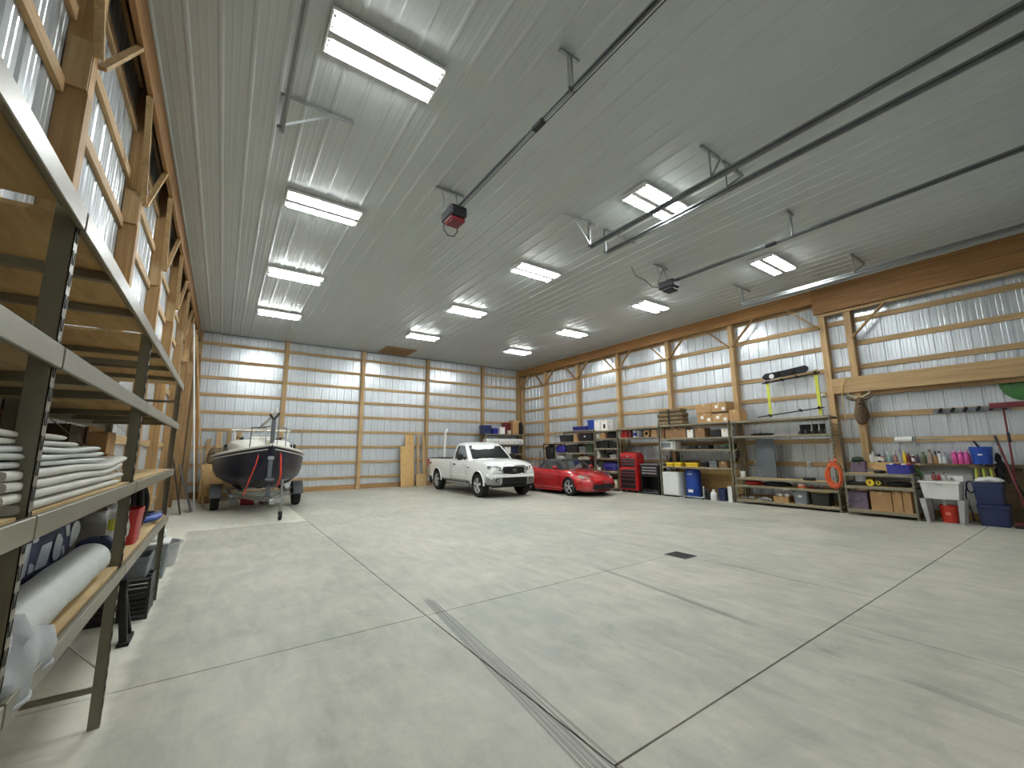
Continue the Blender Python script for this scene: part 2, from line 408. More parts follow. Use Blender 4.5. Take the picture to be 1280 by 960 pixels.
# --- left wall
wl = struct(part('wall_left', MB().box(XL - .06, YF, 0, XL, YB, 7.1), SIDING))
siding(wl, (XL + .02, YF, 0), (0, 1, 0), (1, 0, 0), 22, 7.0)
lp_ = [-.4, 1.95, 4.3, 6.65, 9.0, 11.4, 13.85, 16.3, 18.7]
lx = XL + .02
for z in GZ + [6.35]:
    for a, b in zip(lp_, lp_[1:]):
        lum(wl, 'girt', lx, a + .072, z - .06, lx + .04, b - .072, z + .06)
lum(wl, 'skirt_board', lx, YF, 0, lx + .04, YB, .2, (DX, DY, DZ))
for y in lp_:
    lum(wl, 'post', lx, y - .07, 0, lx + .17, y + .07, 4.4, (DX, DY, DZ)); lum(wl, 'post', lx, y - .065, 4.402, lx + .165, y + .065, 7.0, (DX, DY, DZ))
    if y > 0:
        lum(wl, 'splice_plate', lx + .01, y - .085, 4.42, lx + .16, y - .0705, 4.85)
        for s in (-1, 1):
            stick(wl, 'knee_brace', (lx + .19, y + s * .05, 4.75), (-1.03, y + s * .82, 5.69), .036, .06, WY, (1, 0, 0))
lum(wl, 'carrier_beam', -1.05, YF, 5.7, -1.0, 9, 6.115, (BX, BY, BZ)); lum(wl, 'carrier_beam', -1.05, 9, 5.7, -1.0, 18.98, 6.115, (BX, BY, BZ))
# --- front wall with the two overhead doors (behind the camera)
wf = struct(part('wall_front', MB().box(XL, YF - .06, 0, XR, YF, 7.1), SIDING))
siding(wf, (XL, YF + .02, 0), (1, 0, 0), (0, 1, 0), 17, H)
for k, (a, b) in enumerate(((.35, 5.65), (6.25, 11.7))):
    d = struct(part('door_%d' % (k + 1), MB().box(a, YF + .03, 0, b, YF + .06, 4.3), WHITEP))
    for j in range(8):
        part('door_section', MB().box(a + .01, YF + .06, j * .5375 + .006, b - .01, YF + .085, (j + 1) * .5375 - .006), WHITEP, d, bev=.008)
# --- attic hatch
hz = H - .014
h = struct(link('trim_1', None, None, (0, 0, 0)))
part('hatch_panel', MB().box(5.62, 17.5, hz - .012, 6.78, 18.65, hz), PLYD, h)
for q in ((5.52, 17.4, 5.62, 18.75), (6.78, 17.4, 6.88, 18.75), (5.62, 17.4, 6.78, 17.5), (5.62, 18.65, 6.78, 18.75)):
    lum(h, 'hatch_trim', q[0], q[1], hz - .03, q[2], q[3], hz, (DX, DY, DZ))

# ================= ceiling lights =================
def light_proto():
    t = link('ceiling_light', None)
    part('housing', MB().prism([(-.26, 0), (.26, 0), (.24, -.045), (-.24, -.045)], -.62, .62, 'x'), REFL, t)
    for s in (-1, 1): part('side_reflector', MB().prism([(s * .24, -.03), (s * .262, 0), (s * .275, -.059), (s * .268, -.059)], -.62, .62, 'x'), REFL, t)
    for s in (-1, 1): part('end_plate', MB().box(s * .625 - .008, -.26, -.085, s * .625 + .008, .26, 0), REFL, t)
    part('spine', MB().prism([(-.05, -.046), (.05, -.046), (.045, -.088), (-.045, -.088)], -.615, .615, 'x'), GREYL, t)
    for y in (-.22, -.155, -.09, .09, .155, .22):
        tb = part('tube', MB().cyl((-.58, y, -.072), (.58, y, -.072), .014, n=8, cap=False), TUBE, t, 60)
        for s in (-1, 1): part('lamp_cap', MB().cyl((s * .58, y, -.072), (s * .612, y, -.072), .015, n=8), GALV, tb)
    return t
lp0 = light_proto()
rows = (4.2, 7.8, 11.42, 15.05); cols = (1.18, 6.16, 10.77)
rn = ['farthest from the back wall', 'third from the back wall', 'second from the back wall', 'nearest the back wall']
cn = ['in the line towards the boat', 'in the middle line', 'in the line above the tool shelves']
for i, x in enumerate(cols):
    for j, y in enumerate(rows):
        o = lp0 if i == j == 0 else copy_tree(lp0)
        o.location = (x, y, H - .016)
        tag(o, 'lit fluorescent ceiling fixture %s, %s' % (cn[i], rn[j]), 'ceiling light', 'fluorescent ceiling lights')

# ================= door tracks and openers =================
def track(x, ang, mid, label):
    t = thing('door_track', label, 'door track', (x, 0, 0), 0, 'overhead door tracks')
    pts = [(5.45, 5.6), (-.12, 5.6)] + [(-.12 - .38 * math.sin(a), 5.22 + .38 * math.cos(a)) for a in [rad(q) for q in (20, 40, 60, 80, 90)]] + [(-.5, .1)]
    b = MB()
    for (y0, z0), (y1, z1) in zip(pts, pts[1:]):
        b.bar((0, y0, z0), (0, y1, z1), .005, .044, (1, 0, 0) if abs(z1 - z0) > abs(y1 - y0) else (0, 0, 1))
    part('web', b, STEEL, t)
    b = MB()
    for (y0, z0), (y1, z1) in zip(pts, pts[1:]):
        n = Vector((0, -(z1 - z0), y1 - y0)).normalized() * .022
        for s in (-1, 1): b.bar((.012, y0 + s * n.y, z0 + s * n.z), (.012, y1 + s * n.y, z1 + s * n.z), .024, .003, (1, 0, 0) if abs(z1 - z0) > abs(y1 - y0) else (0, 0, 1))
    part('flange', b, STEEL, t)
    part('angle_stiffener', MB().box(-.03, -.1, 5.625, .01, 5.5, 5.629).box(-.03, -.1, 5.629, -.027, 5.5, 5.655), STEEL, t)
    a0, a1 = ang
    part('ceiling_angle', MB().box(a0 - x, 5.40, 6.095, a1 - x, 5.44, 6.1), GALV, t); part('ceiling_angle', MB().box(a0 - x, 5.40, 6.06, a1 - x, 5.405, 6.095), GALV, t)
    part('hanger', MB().box(-.06, 5.40, 5.6, -.02, 5.405, 6.1).box(-.06, 5.405, 5.6, -.055, 5.44, 6.1), GALV, t)
    far = a0 if abs(a0 - x) > abs(a1 - x) else a1
    part('diagonal_brace', MB().bar((-.04, 5.395, 5.62), ((far - x) * .7, 5.395, 6.08), .004, .03), GALV, t)
    m0, m1 = mid
    part('ceiling_angle', MB().box(m0 - x, 2.9, 6.06, m1 - x, 2.94, 6.1), GALV, t)
    part('hanger', MB().box(-.06, 2.9, 5.6, -.02, 2.905, 6.08), GALV, t)
    part('diagonal_brace', MB().bar((-.04, 2.895, 5.64), ((m1 if abs(m1 - x) > abs(m0 - x) else m0) - x, 2.895, 6.08), .004, .035), GALV, t)
track(.28, (.24, 1.12), (.2, .8), 'steel overhead-door track nearest the tarp rack, hung below the ceiling')
track(5.72, (5.03, 5.85), (5.5, 6.0), 'steel door track of the red opener, on the side towards the other door')
track(6.17, (6.1, 7.07), (6.1, 6.7), 'steel door track of the black opener, on the side towards the other door')
track(11.75, (11.2, 12.15), (11.7, 12.6), 'steel overhead-door track running beside the long header beam')
def opener(x, y, cover, label, loop):
    t = thing('garage_door_opener', label, 'door opener', (x, y, 5.42), 0, None)
    part('motor_housing', MB().box(-.15, -.2, .03, .15, .22, .22), BLACK, t, bev=.03)
    part('light_cover', MB().box(-.14, -.16, -.05, .14, .12, .035), cover, t, bev=.03)
    for dx in (-.12, .12):
        part('hanging_strap', MB().bar((dx, .1, .2), (dx * 1.1, .2, .66), .03, .004), GALV, t)
    part('hanging_strap', MB().bar((-.14, .22, .2), (.13, .22, .66), .03, .004), GALV, t)
    part('ceiling_angle', MB().box(-.26, .18, .655, .28, .22, .69), GALV, t)
    yr = -y - .45
    part('rail', MB().box(-.022, yr, .20, .022, -.2, .225).box(-.006, yr, .16, .006, -.2, .20), STEEL, t)
    for s in (-1, 1): part('chain', MB().cyl((s * .035, yr + .1, .17), (s * .035, -.2, .17), .006, n=6), BLACKM, t)
    part('mid_hanger', MB().box(-.03, 2.95 - y, .22, -.02, 2.98 - y, .66).box(.02, 2.95 - y, .22, .03, 2.98 - y, .66).box(-.14, 2.95 - y, .64, .14, 2.99 - y, .68).box(-.05, 2.95 - y, .18, .05, 2.98 - y, .235), GALV, t)
    part('trolley', MB().box(-.04, -2.4, .15, .04, -2.2, .21), BLACK, t, bev=.01)
    part('power_cord', MB().tube(loop, .009, 6), BLACKM, t, 50)
opener(2.9, 5.85, pm('dark_red_cover', (.42, .10, .13), .4), 'ceiling door opener with dark red cover and dangling black cord', [(-.1, .2, .05), (-.11, .16, -.1), (-.05, .12, -.2), (.05, .1, -.2), (.11, .1, -.1), (.1, .1, .0)])
opener(8.6, 5.65, BLACK, 'black ceiling door opener between the door tracks and the header beam', [(-.1, .23, .12), (-.25, .3, .12), (-.35, .4, .3), (-.6, .5, .4), (-.75, .5, .6)])

# floor drain
t = thing('floor_drain', 'black slotted drain grate set in the concrete floor', 'drain', (5.92, 4.02, 0))
part('frame', MB().box(-.15, -.18, 0, .15, -.16, .006).box(-.15, .16, 0, .15, .18, .006).box(-.15, -.16, 0, -.13, .16, .006).box(.13, -.16, 0, .15, .16, .006), BLACK, t)
for k in range(4): part('slat', MB().box(-.128 + k * .066, -.16, 0, -.128 + k * .066 + .05, .16, .005), BLACKM, t)
part('slot_bottom', MB().box(-.13, -.16, .0, .13, .16, .0015), GREYL, t)
# ================= steel racks =================
def angle_post(h, wx, wy, sx, sy, t=.003):
    return MB().box(0, 0, 0, sx * wx, sy * t, h).box(0, 0, 0, sx * t, sy * wy, h)
def rack(name, label, xf, xb, ys, levels, height, face=1, mat=RACK, deck=PLY, group=None, slots=False, beam=.075, brace=True, skip=(), cross=True):
    # xf: aisle side, xb: wall side; ys: upright positions; levels: deck tops
    t = thing(name, label, 'shelving rack', ((xf + xb) / 2, ys[0], 0), 0, group)
    ox, oy = (xf + xb) / 2, ys[0]
    fx, bx = xf - ox, xb - ox; sd = 1 if fx < bx else -1     # sd: direction from front to back
    for i, y in enumerate(ys):
        y = y - oy; sy = 1 if i < len(ys) - 1 else -1
        for x, s in ((fx, sd), (bx, -sd)):
            up = part('upright', angle_post(height, .055, .04, s, sy).xf(Matrix.Translation((x, y, 0))), mat, t)
            if slots and x == fx:
                b = MB(); k = 0; z = .1
                while z < height - .06:
                    for q in (-1, 1):
                        cy = y + sy * (.02 + q * .006)
                        xx = x - sd * .0012
                        b.add([(xx, cy - .0035, z), (xx, cy + .0035, z), (xx, cy + .0035 + q * .006, z + .045), (xx, cy - .0035 + q * .006, z + .045),
                               (xx + sd * .001, cy - .0035, z), (xx + sd * .001, cy + .0035, z), (xx + sd * .001, cy + .0035 + q * .006, z + .045), (xx + sd * .001, cy - .0035 + q * .006, z + .045)],
                              [(0, 1, 2, 3), (7, 6, 5, 4), (0, 4, 5, 1), (1, 5, 6, 2), (2, 6, 7, 3), (3, 7, 4, 0)])
                    z += .076
                part('slot_row', b, BLACKM, up)['kind'] = 'stuff'
            elif not slots and x == fx:
                b = MB()
                for k in range(int(height / .1)): b.box(x - sd * .001, y + sy * .016, .06 + k * .1, x, y + sy * .026, .10 + k * .1)
                part('slot_row', b, BLACKM, up)['kind'] = 'stuff'
        if brace:
            n = max(1, int(height // 1.2))
            for zz in (.2, height - .25): part('side_tie', MB().box(min(fx, bx) + .01, y + sy * .004, zz, max(fx, bx) - .01, y + sy * .024, zz + .03), mat, t)
            zz_ = [z for z in (height - .46, height - 1.0, height - 1.5, .3) if z > .25]
            for k in range(len(zz_) - 1):
                pa, pb = ((bx, fx) if k % 2 == 0 else (fx, bx)); q = sd * .03
                part('side_brace', MB().bar((pa - q if pa == bx else pa + q, y + sy * .03, zz_[k]), (pb - q if pb == bx else pb + q, y + sy * .03, zz_[k + 1]), .004, .022, (0, 1, 0)), mat, t)
    for i in range(len(ys) - 1):
        y0, y1 = ys[i] - oy + .006, ys[i + 1] - oy - .006
        for j, z in enumerate(levels):
            if (i, j) in skip: continue
            for x, s in ((fx, -sd), (bx, sd)):
                part('beam', MB().box(min(x + s * .004, x + s * .022), y0, z - beam, max(x + s * .004, x + s * .022), y1, z - .004).box(min(x, x - s * .03), y0 + .05, z - .03, max(x, x - s * .03), y1 - .05, z - .018), mat, t, bev=.003)
            part('deck', MB().box(min(fx, bx) + .008, y0 + .045, z - .016, max(fx, bx) - .008, y1 - .045, z), deck, t)
            if cross:
                m = max(1, int((y1 - y0) / .7))
                for k in range(m):
                    yc = y0 + (y1 - y0) * (k + 1) / (m + 1)
                    part('deck_support', MB().box(min(fx, bx) + .01, yc - .02, z - .055, max(fx, bx) - .01, yc + .02, z - .018), mat, t)
    return t
LX = -.46
rk = rack('shelving_rack', 'long olive steel rack with plywood shelves holding folded white tarps', LX, -1.07, [-.55, 1.87, 3.66, 6.3], [.92, 1.43, 1.95, 2.42], 2.44, slots=True, deck=PLY)
# ---------- generic goods ----------
def box_thing(name, label, cat, c, dx, dy, dz, mat, group=None, rz=0, bev=.006):
    t = thing(name, label, cat, c, rz, group)
    return t
def carton(label, c, dx, dy, dz, mat=CARD, group=None, rz=0, marks=0, name='cardboard_box', cat='box', open_=False):
    t = thing(name, label, cat, c, rz, group)
    part('body', MB().box(-dx / 2, -dy / 2, 0, dx / 2, dy / 2, dz - .004), mat, t, bev=.004)
    for s in (-1, 1): part('top_flap', MB().box(-dx / 2, s * dy / 4 - dy / 4 + .0015, dz - .004, dx / 2, s * dy / 4 + dy / 4 - .0015, dz), mat, t)
    part('tape', MB().box(-dx / 2 - .001, -.025, dz, dx / 2 + .001, .025, dz + .001).box(-dx / 2 - .0015, -.025, dz - .08, -dx / 2, .025, dz + .001), TAPE, t)
    for k in range(marks):
        y = -dy * .3 + k * dy * .45; z = dz * (.3 + .25 * (k % 2)); s = .05
        part('shipping_label', MB().box(-dx / 2 - .002, y - s, z - s, -dx / 2 - .0003, y + s, z + s), PAPER, t)
    return t
def tote(label, c, dx, dy, dz, mat, lid=None, group=None, rz=0, name='storage_tote', cat='tote', tag_=False, taper=.88, fill=None):
    t = thing(name, label, cat, c, rz, group)
    hb = dz - (.03 if lid else 0)
    def rr(w_, d_, z, r=.03):
        return [(w_ / 2 * a - r * a + r * math.cos(q), d_ / 2 * b - r * b + r * math.sin(q), z) for a, b, q0 in ((1, 1, 0), (-1, 1, 90), (-1, -1, 180), (1, -1, 270)) for q in (rad(q0), rad(q0 + 45), rad(q0 + 90))]
    k = taper
    rings = [rr(dx * k, dy * k, 0), rr(dx * .97, dy * .97, hb - .05), rr(dx, dy, hb - .045), rr(dx, dy, hb - .012)]
    if not lid: rings += [rr(dx, dy, hb), rr(dx * .95, dy * .95, hb), rr(dx * k * .95, dy * k * .95, .012)]
    else: rings += [rr(dx * .99, dy * .99, hb)]
    part('body', MB().loft(rings), mat, t, 40)
    if lid:
        l = part('lid', MB().loft([rr(dx * 1.02, dy * 1.02, hb), rr(dx * 1.02, dy * 1.02, hb + .016), rr(dx * .9, dy * .9, hb + .03)]), lid, t, 40)
        part('lid_rib', MB().box(-dx * .3, -dy * .3, hb + .03, dx * .3, -dy * .25, hb + .036).box(-dx * .3, dy * .25, hb + .03, dx * .3, dy * .3, hb + .036), lid, l)
    for s in (-1, 1): part('handle', MB().box(-.06, s * dy * .5 - .012, hb - .06, .06, s * dy * .5 + .012, hb - .04), mat, t)
    if tag_: part('sticker', MB().box(-dx / 2 - .002, -.05, hb * .55, -dx / 2 * .985, .05, hb * .55 + .05), PAPER, t)
    if fill:
        for i in range(5):
            part('contents', MB().sph((random.uniform(-.2, .2) * dx, (i - 2) * dy * .18, dz * .88), dx * .22, dy * .13, dz * .26, 10, 6), fill[i % len(fill)], t, 60)
    return t
def prof_thing(name, label, cat, c, prof, mat, capprof=None, capmat=None, group=None, n=14, band=None, bandmat=None, extra=None):
    t = thing(name, label, cat, c, 0, group)
    part('body', MB().lathe(prof, n), mat, t, 45)
    if capprof: part('cap', MB().lathe(capprof, n), capmat, t, 45)
    if band: part('label_band', MB().lathe([(band[0], band[1]), (band[0], band[2])], n), bandmat, t, 45)
    if extra: extra(t)
    return t
def bottle(label, c, h, r, mat, capmat=WHITE, kind='round', group=None, bandmat=None):
    if kind == 'spray':
        t = prof_thing('spray_bottle', label, 'spray bottle', c, [(r, 0), (r, h * .45), (r * .6, h * .62), (r * .33, h * .68), (r * .33, h * .76)], mat, group=group, n=12, band=(r * 1.01, h * .08, h * .4) if bandmat else None, bandmat=bandmat)
        part('trigger_head', MB().box(-r * 1.3, -r * .3, h * .84, r * .7, r * .3, h).box(-r * .35, -r * .3, h * .74, r * .4, r * .3, h * .86).bar((-r * .8, 0, h * .86), (-r * 1.0, 0, h * .66), r * .3, r * .25), capmat, t)
        return t
    if kind == 'can':
        return prof_thing('spray_can', label, 'can', c, [(r * .95, 0), (r, .008), (r, h * .78), (r * .6, h * .84)], mat, [(r * .62, h * .83), (r * .62, h * .98), (r * .5, h)], capmat, group, 12, (r * 1.01, h * .2, h * .6) if bandmat else None, bandmat)
    return prof_thing('bottle', label, 'bottle', c, [(r * .96, 0), (r, .01), (r, h * .6), (r * .75, h * .74), (r * .4, h * .82), (r * .38, h * .86)], mat, [(r * .45, h * .85), (r * .45, h * .98), (r * .4, h)], capmat, group, 12, (r * 1.01, h * .15, h * .5) if bandmat else None, bandmat)
def jug(label, c, w_, d_, h, mat, capmat, group=None, name='jug', rz=0):
    t = thing(name, label, 'jug', c, rz, group)
    def rr(a, b, z, r): return [(a / 2 * i - r * i + r * math.cos(q), b / 2 * j - r * j + r * math.sin(q), z) for i, j, q0 in ((1, 1, 0), (-1, 1, 90), (-1, -1, 180), (1, -1, 270)) for q in (rad(q0), rad(q0 + 45), rad(q0 + 90))]
    part('body', MB().loft([rr(w_ * .95, d_ * .95, 0, .02), rr(w_, d_, .02, .025), rr(w_, d_, h * .6, .025), rr(w_ * .7, d_ * .7, h * .78, .025), rr(w_ * .35, d_ * .35, h * .88, .015)]), mat, t, 50)
    part('cap', MB().cyl((0, 0, h * .88), (0, 0, h), w_ * .17, n=12), capmat, t, 40)
    part('handle', MB().tube([(0, d_ * .15, h * .84), (0, d_ * .42, h * .8), (0, d_ * .5, h * .65), (0, d_ * .45, h * .55)], .012, 6), mat, t, 60)
    return t
def bucket(label, c, r, h, mat, group=None, name='bucket', bail=True, cat='bucket'):
    t = thing(name, label, cat, c, 0, group)
    part('body', MB().lathe([(r * .82, 0), (r * .97, h * .84), (r * 1.03, h * .85), (r * 1.03, h * .9), (r, h * .91), (r, h), (r * .96, h), (r * .79, .01)], 20), mat, t, 40)
    if bail: part('bail', MB().tube([(0, r * 1.02 * math.cos(a), h * .9 - r * .7 * math.sin(a)) for a in [math.pi * k / 10 for k in range(11)]], .005, 6).xf(Matrix.Translation((-.03, 0, 0))), STEEL, t, 60)
    return t
def lump(name, label, cat, c, rx, ry, rz_, mat, group=None, seed=0, amp=.12, extra=None, rot=0, n=22, m=12):
    t = thing(name, label, cat, c, rot, group)
    rs = random.Random(seed); ph = [rs.uniform(0, 6) for _ in range(6)]
    f = lambda a, q: 1 + amp * (math.sin(3 * q + ph[0]) * math.cos(2 * a + ph[1]) + .6 * math.sin(5 * q + ph[2] + 3 * a) + .4 * math.sin(8 * q + ph[3] - 2 * a))
    sg = lambda v, e: math.copysign(abs(v) ** e, v)
    rings = []
    for i in range(m + 1):
        a = -math.pi / 2 + math.pi * i / m; ca = max(math.cos(a), .02) ** .5
        rings.append([(rx * ca * sg(math.cos(q), .75) * f(a, q), ry * ca * sg(math.sin(q), .75) * f(a, q), max(0, rz_ + rz_ * sg(math.sin(a), .85) * f(a, q))) for q in [2 * math.pi * j / n for j in range(n)]])
    b = MB().loft(rings)
    part('cover', b, mat, t, 60)
    if extra: extra(t)
    return t
def ridge(t, pts, r, mat, name='seam'): return part(name, MB().tube(pts, r, 6), mat, t, 60)

# ================= goods on the tarp rack =================
Z1, Z2 = .92, 1.43
# folded tarps: each folded sheet is a thing
def folded(label, c, dx, dy, dz, mat, n=2, bulge=.3, group='folded tarps on the tarp rack'):
    t = thing('folded_tarp', label, 'tarp', c, 0, group)
    hh = dz / n
    for k in range(n):
        rings = []; y1 = dy / 2 - random.uniform(0, .25) * (k > 0); m = 16; ph = random.uniform(0, 6)
        for i in range(m + 1):
            u = 1 - (1 - i / m) ** 2; y = -dy / 2 + (y1 + dy / 2) * u
            e = max(.12, 1 - max(0, (u - .97) / .03) ** 2) ** .5
            lift = bulge * hh * max(0, (u - .72) / .28) ** 1.5 * (1 if k else 0)
            w_ = dx / 2 * (1 + .03 * math.sin(5 * u + ph)); h2 = hh * .5 * e
            rings.append([(w_ * math.copysign(abs(math.cos(a)) ** .25, math.cos(a)), y, hh * (k + .5) + lift + .003 * math.sin(11 * u + ph) * (k > 0) + h2 * math.copysign(abs(math.sin(a)) ** .45, math.sin(a))) for a in [2 * math.pi * j / 20 for j in range(20)]])
        part('fold', MB().loft(rings), mat, t, 60)
    return t
folded('thin white folded tarp lying at the bottom of the tarp stack', (-.65, 2.62, Z2), .34, 1.5, .032, TARP, 1)
folded('off-white folded tarp with a bulging rounded edge, second in the tarp stack', (-.65, 2.62, Z2 + .034), .34, 1.75, .10, TARP, 3, .9)
folded('grey-white folded tarp in the middle of the tarp stack', (-.66, 2.3, Z2 + .136), .34, 1.35, .068, VINYL, 3, .5)
folded('white folded tarp on top of the tarp stack', (-.67, 2.05, Z2 + .206), .32, 1.0, .044, TARP, 2, .2)
carton('kraft cardboard box standing at the end of the tarp shelf', (-.86, 4.62, Z2), .26, .32, .17, CARD, 'boxes at the end of the tarp shelf')
carton('kraft cardboard box stacked on another box, end of the tarp shelf', (-.86, 4.62, Z2 + .175), .24, .30, .17, CARD)
t = thing('cupboard_door', 'loose dark red-brown cupboard door standing behind the folded tarps', 'door', (-1.0, 2.35, Z2), 0)
part('board', MB().box(-.02, -.45, 0, .02, .45, .40), pm('dark_redwood', (.30, .15, .10), .6), t, bev=.004); part('edge_strip', MB().box(.02, .39, 0, .03, .41, .40), GREYL, t)
t = thing('wooden_crate', 'dark brown wooden crate beside the cardboard boxes on the tarp shelf', 'crate', (-.93, 4.05, Z2))
for k in range(3): part('side_board', MB().box(-.1, -.24, k * .125 + .003, .1, .24, k * .125 + .12), pm('dark_crate_%d' % k, (.26, .17, .10), .7), t, bev=.004)
for s in (-1, 1): part('corner_cleat', MB().box(.1, s * .21 - .02, 0, .115, s * .21 + .02, .37), pm('crate_cleat', (.24, .16, .1), .7), t)
# lower shelf: roll, inflatable bag with silver lettering, cloths
t = thing('vinyl_roll', 'thick grey-white vinyl roll lying along the lower shelf of the tarp rack', 'roll', (-.575, 2.62, Z1))
R_ = .088
b = MB(); rings = []
for k in range(13):
    y = -.72 + 1.5 * k / 12; rr_ = R_ * (1 + .03 * math.sin(k * 1.7)); zz = R_
    rings.append([(rr_ * math.cos(a) * 1.08, y + .03 * math.sin(a), max(0, zz + rr_ * math.sin(a) * 1.0)) for a in [2 * math.pi * i / 28 for i in range(28)]])
part('outer_wrap', b.loft(rings), VINYL, t, 50)
pts = []
for i in range(40):
    a = i * .42; q = R_ * (1 - i / 46); pts.append((q * math.cos(a) * 1.06, .785, R_ + q * math.sin(a)))
part('spiral_edge', MB().tube(pts, .006, 5), TARP, t, 60)
t = thing('cloth_heap', 'crumpled light grey cloth hanging over the lower shelf edge beside the vinyl roll', 'cloth', (-.5, 2.17, Z1))
rings = []
for k in range(41):
    u = k / 40; yy = -.255 + .38 * u; e = math.sin(math.pi * min(1, u * 1.02)) ** .35
    base_ = [(-.15, .0), (-.13, .10), (-.07, .17), (.0, .15), (.04, .10), (.056, .03), (.054, -.03 - .02 * math.sin(3 * u + 1))]
    o_ = []
    for j, (x, z) in enumerate(base_):
        f_ = .022 * math.sin(11 * u + .9 * j) * (j / 6 + .5)
        o_.append((x + max(0, f_) * .6, yy + .02 * math.sin(4 * j + 6 * u), z * (e if z > 0 else 1) + (f_ if 0 < j < 5 else 0)))
    rings.append(o_ + [(x - .012 if j > 2 else x, y, max(z - .012, .001 if j < 4 else -9)) for j, (x, y, z) in reversed(list(enumerate(o_)))])
part('cloth', MB().loft(rings), pm('light_grey_cloth', (.66, .67, .67), .85, 0, .08, 6, .2), t, 70)
part('hem', MB().tube([r_[6] for r_ in rings], .007, 6), pm('hem_cloth', (.7, .71, .71), .85), t, 70)
t = thing('inflatable_bag', 'navy inflatable bag printed with big silver letters, behind the vinyl roll', 'bag', (-.80, 3.0, Z1))
rings = []
BR = lambda y: (.125 * max(.1, 1 - abs(y / .92) ** 6) ** .5, .212 * max(.1, 1 - abs(y / .92) ** 6) ** .5)
for k in range(17):
    y = -.85 + 1.75 * k / 16; a_, c_ = BR(y)
    rings.append([(a_ * math.cos(q) + .01 * math.sin(9 * y + 2 * q), y, .21 + c_ * math.sin(q)) for q in [2 * math.pi * i / 24 for i in range(24)]])
bg = part('cover', MB().loft(rings), CLOTH, t, 60)
def patch(poly, q_up=.55):   # flat print laid on the bag's upper outer flank: (y, s) with s up the flank
    b = MB(); vs = []
    for y, s in poly:
        a_, c_ = BR(y); q = -.45 + s * 1.25
        vs.append((a_ * math.cos(q) * 1.02 + .004 + .01 * math.sin(9 * y + 2 * q), y, .21 + c_ * math.sin(q) * 1.02))
    n = len(vs); b.add(vs + [(x - .004, y, z) for x, y, z in vs], [tuple(range(n)), tuple(range(2 * n - 1, n - 1, -1))] + [(i, (i + 1) % n, n + (i + 1) % n, n + i) for i in range(n)])
    return b
def lett(polys):
    for p in polys: part('letter', patch([(.22 + .72 * y, s * 1.05) for y, s in p]), SILVER, bg)
y0 = -.62
lett([[(y0, .1), (y0 + .16, .1), (y0 + .16, .62), (y0, .62)]])
y0 = -.42
lett([[(y0, .1), (y0 + .08, .1), (y0 + .08, .75), (y0, .75)], [(y0 + .1, .1), (y0 + .27, .1), (y0 + .27, .5), (y0 + .1, .5)]])
y0 = -.1
lett([[(y0 + .12 + .13 * math.cos(a), .33 + .24 * math.sin(a)) for a in [rad(q) for q in range(20, 340, 32)]]])
y0 = .2
lett([[(y0, .1), (y0 + .09, .1), (y0 + .09, .8), (y0, .8)], [(y0 + .1, .4), (y0 + .2, .4), (y0 + .2, .62), (y0 + .1, .62)]])
y0 = .45
lett([[(y0 + .12 + .14 * math.cos(a), .36 + .28 * math.sin(a)) for a in [rad(q) for q in range(0, 360, 30)]]])
lett([[(.72, .15), (.86, .15), (.86, .9), (.72, .9)]])
s1 = pm('silver_grey_cloth', (.62, .62, .60), .45, .1, .15, 6, .3)
lump('life_vest', 'silver and yellow-green life vest stuffed at the end of the inflatable bag', 'life vest', (-.70, 4.12, Z1), .17, .16, .16, s1, None, 9, .16,
     lambda t: (part('yellow_panel', MB().sph((.07, .04, .23), .1, .1, .07, 12, 8), YELG, t, 60), part('strap', MB().tube([(.1, -.12, .12), (.16, 0, .2), (.15, .1, .28)], .013, 6), WHITE, t, 60), part('yellow_panel', MB().sph((.12, -.1, .2), .05, .06, .04, 10, 6), YELG, t, 60)))
lump('navy_bag', 'rounded navy cloth bag with white piping at the end of the vinyl roll', 'bag', (-.58, 3.66 - .14, Z1), .09, .06, .085, CLOTH, None, 3, .06)
bpy.data.objects['navy_bag'].location = (-.60, 3.72, Z1)
ridge(bpy.data.objects['navy_bag'], [(.09 * math.cos(a), .062 * math.sin(a), .09) for a in [rad(q) for q in range(0, 360, 30)]], .005, WHITE, 'piping')
tote('open red plastic bin on the lower shelf next to black hose', (-.6, 4.5, Z1), .24, .3, .26, RED, None, None, 0, 'plastic_bin', 'bin')
t = thing('hose_coil', 'coil of thick black hose on the lower shelf beside the red bin', 'hose', (-.60, 5.02, Z1))
for k in range(3): part('loop', MB().tube([((-.05 + .05 * k) + .015 * math.cos(2 * a), .2 * math.cos(a) * (1 - .05 * k), .215 + .19 * math.sin(a)) for a in [rad(q) for q in range(0, 360, 15)]], .024, 8, True), BLACKM, t, 60)
t = thing('hose_coil', 'bent blue hose end lying beside the black hose coil', 'hose', (-.58, 5.55, Z1))
part('loop', MB().tube([(-.12, -.22, .03), (0, -.2, .05), (.1, -.05, .06), (.11, .1, .06), (.03, .22, .045), (-.1, .24, .03)], .03, 10), BLUE, t, 60)
part('collar', MB().cyl((-.12, -.22, .034), (-.17, -.222, .034), .034, n=12), BLACK, t, 40)
t = thing('hose_coil', 'black ribbed hose ring lying behind the blue hose', 'hose', (-.68, 5.98, Z1))
part('loop', MB().tube([(.16 * math.cos(a), .16 * math.sin(a), .035) for a in [rad(q) for q in range(0, 360, 15)]], .03, 8, True), BLACKM, t, 60); part('coupling', MB().cyl((.13, .02, .035), (.19, .05, .035), .038, n=10), BLACK, t, 40)
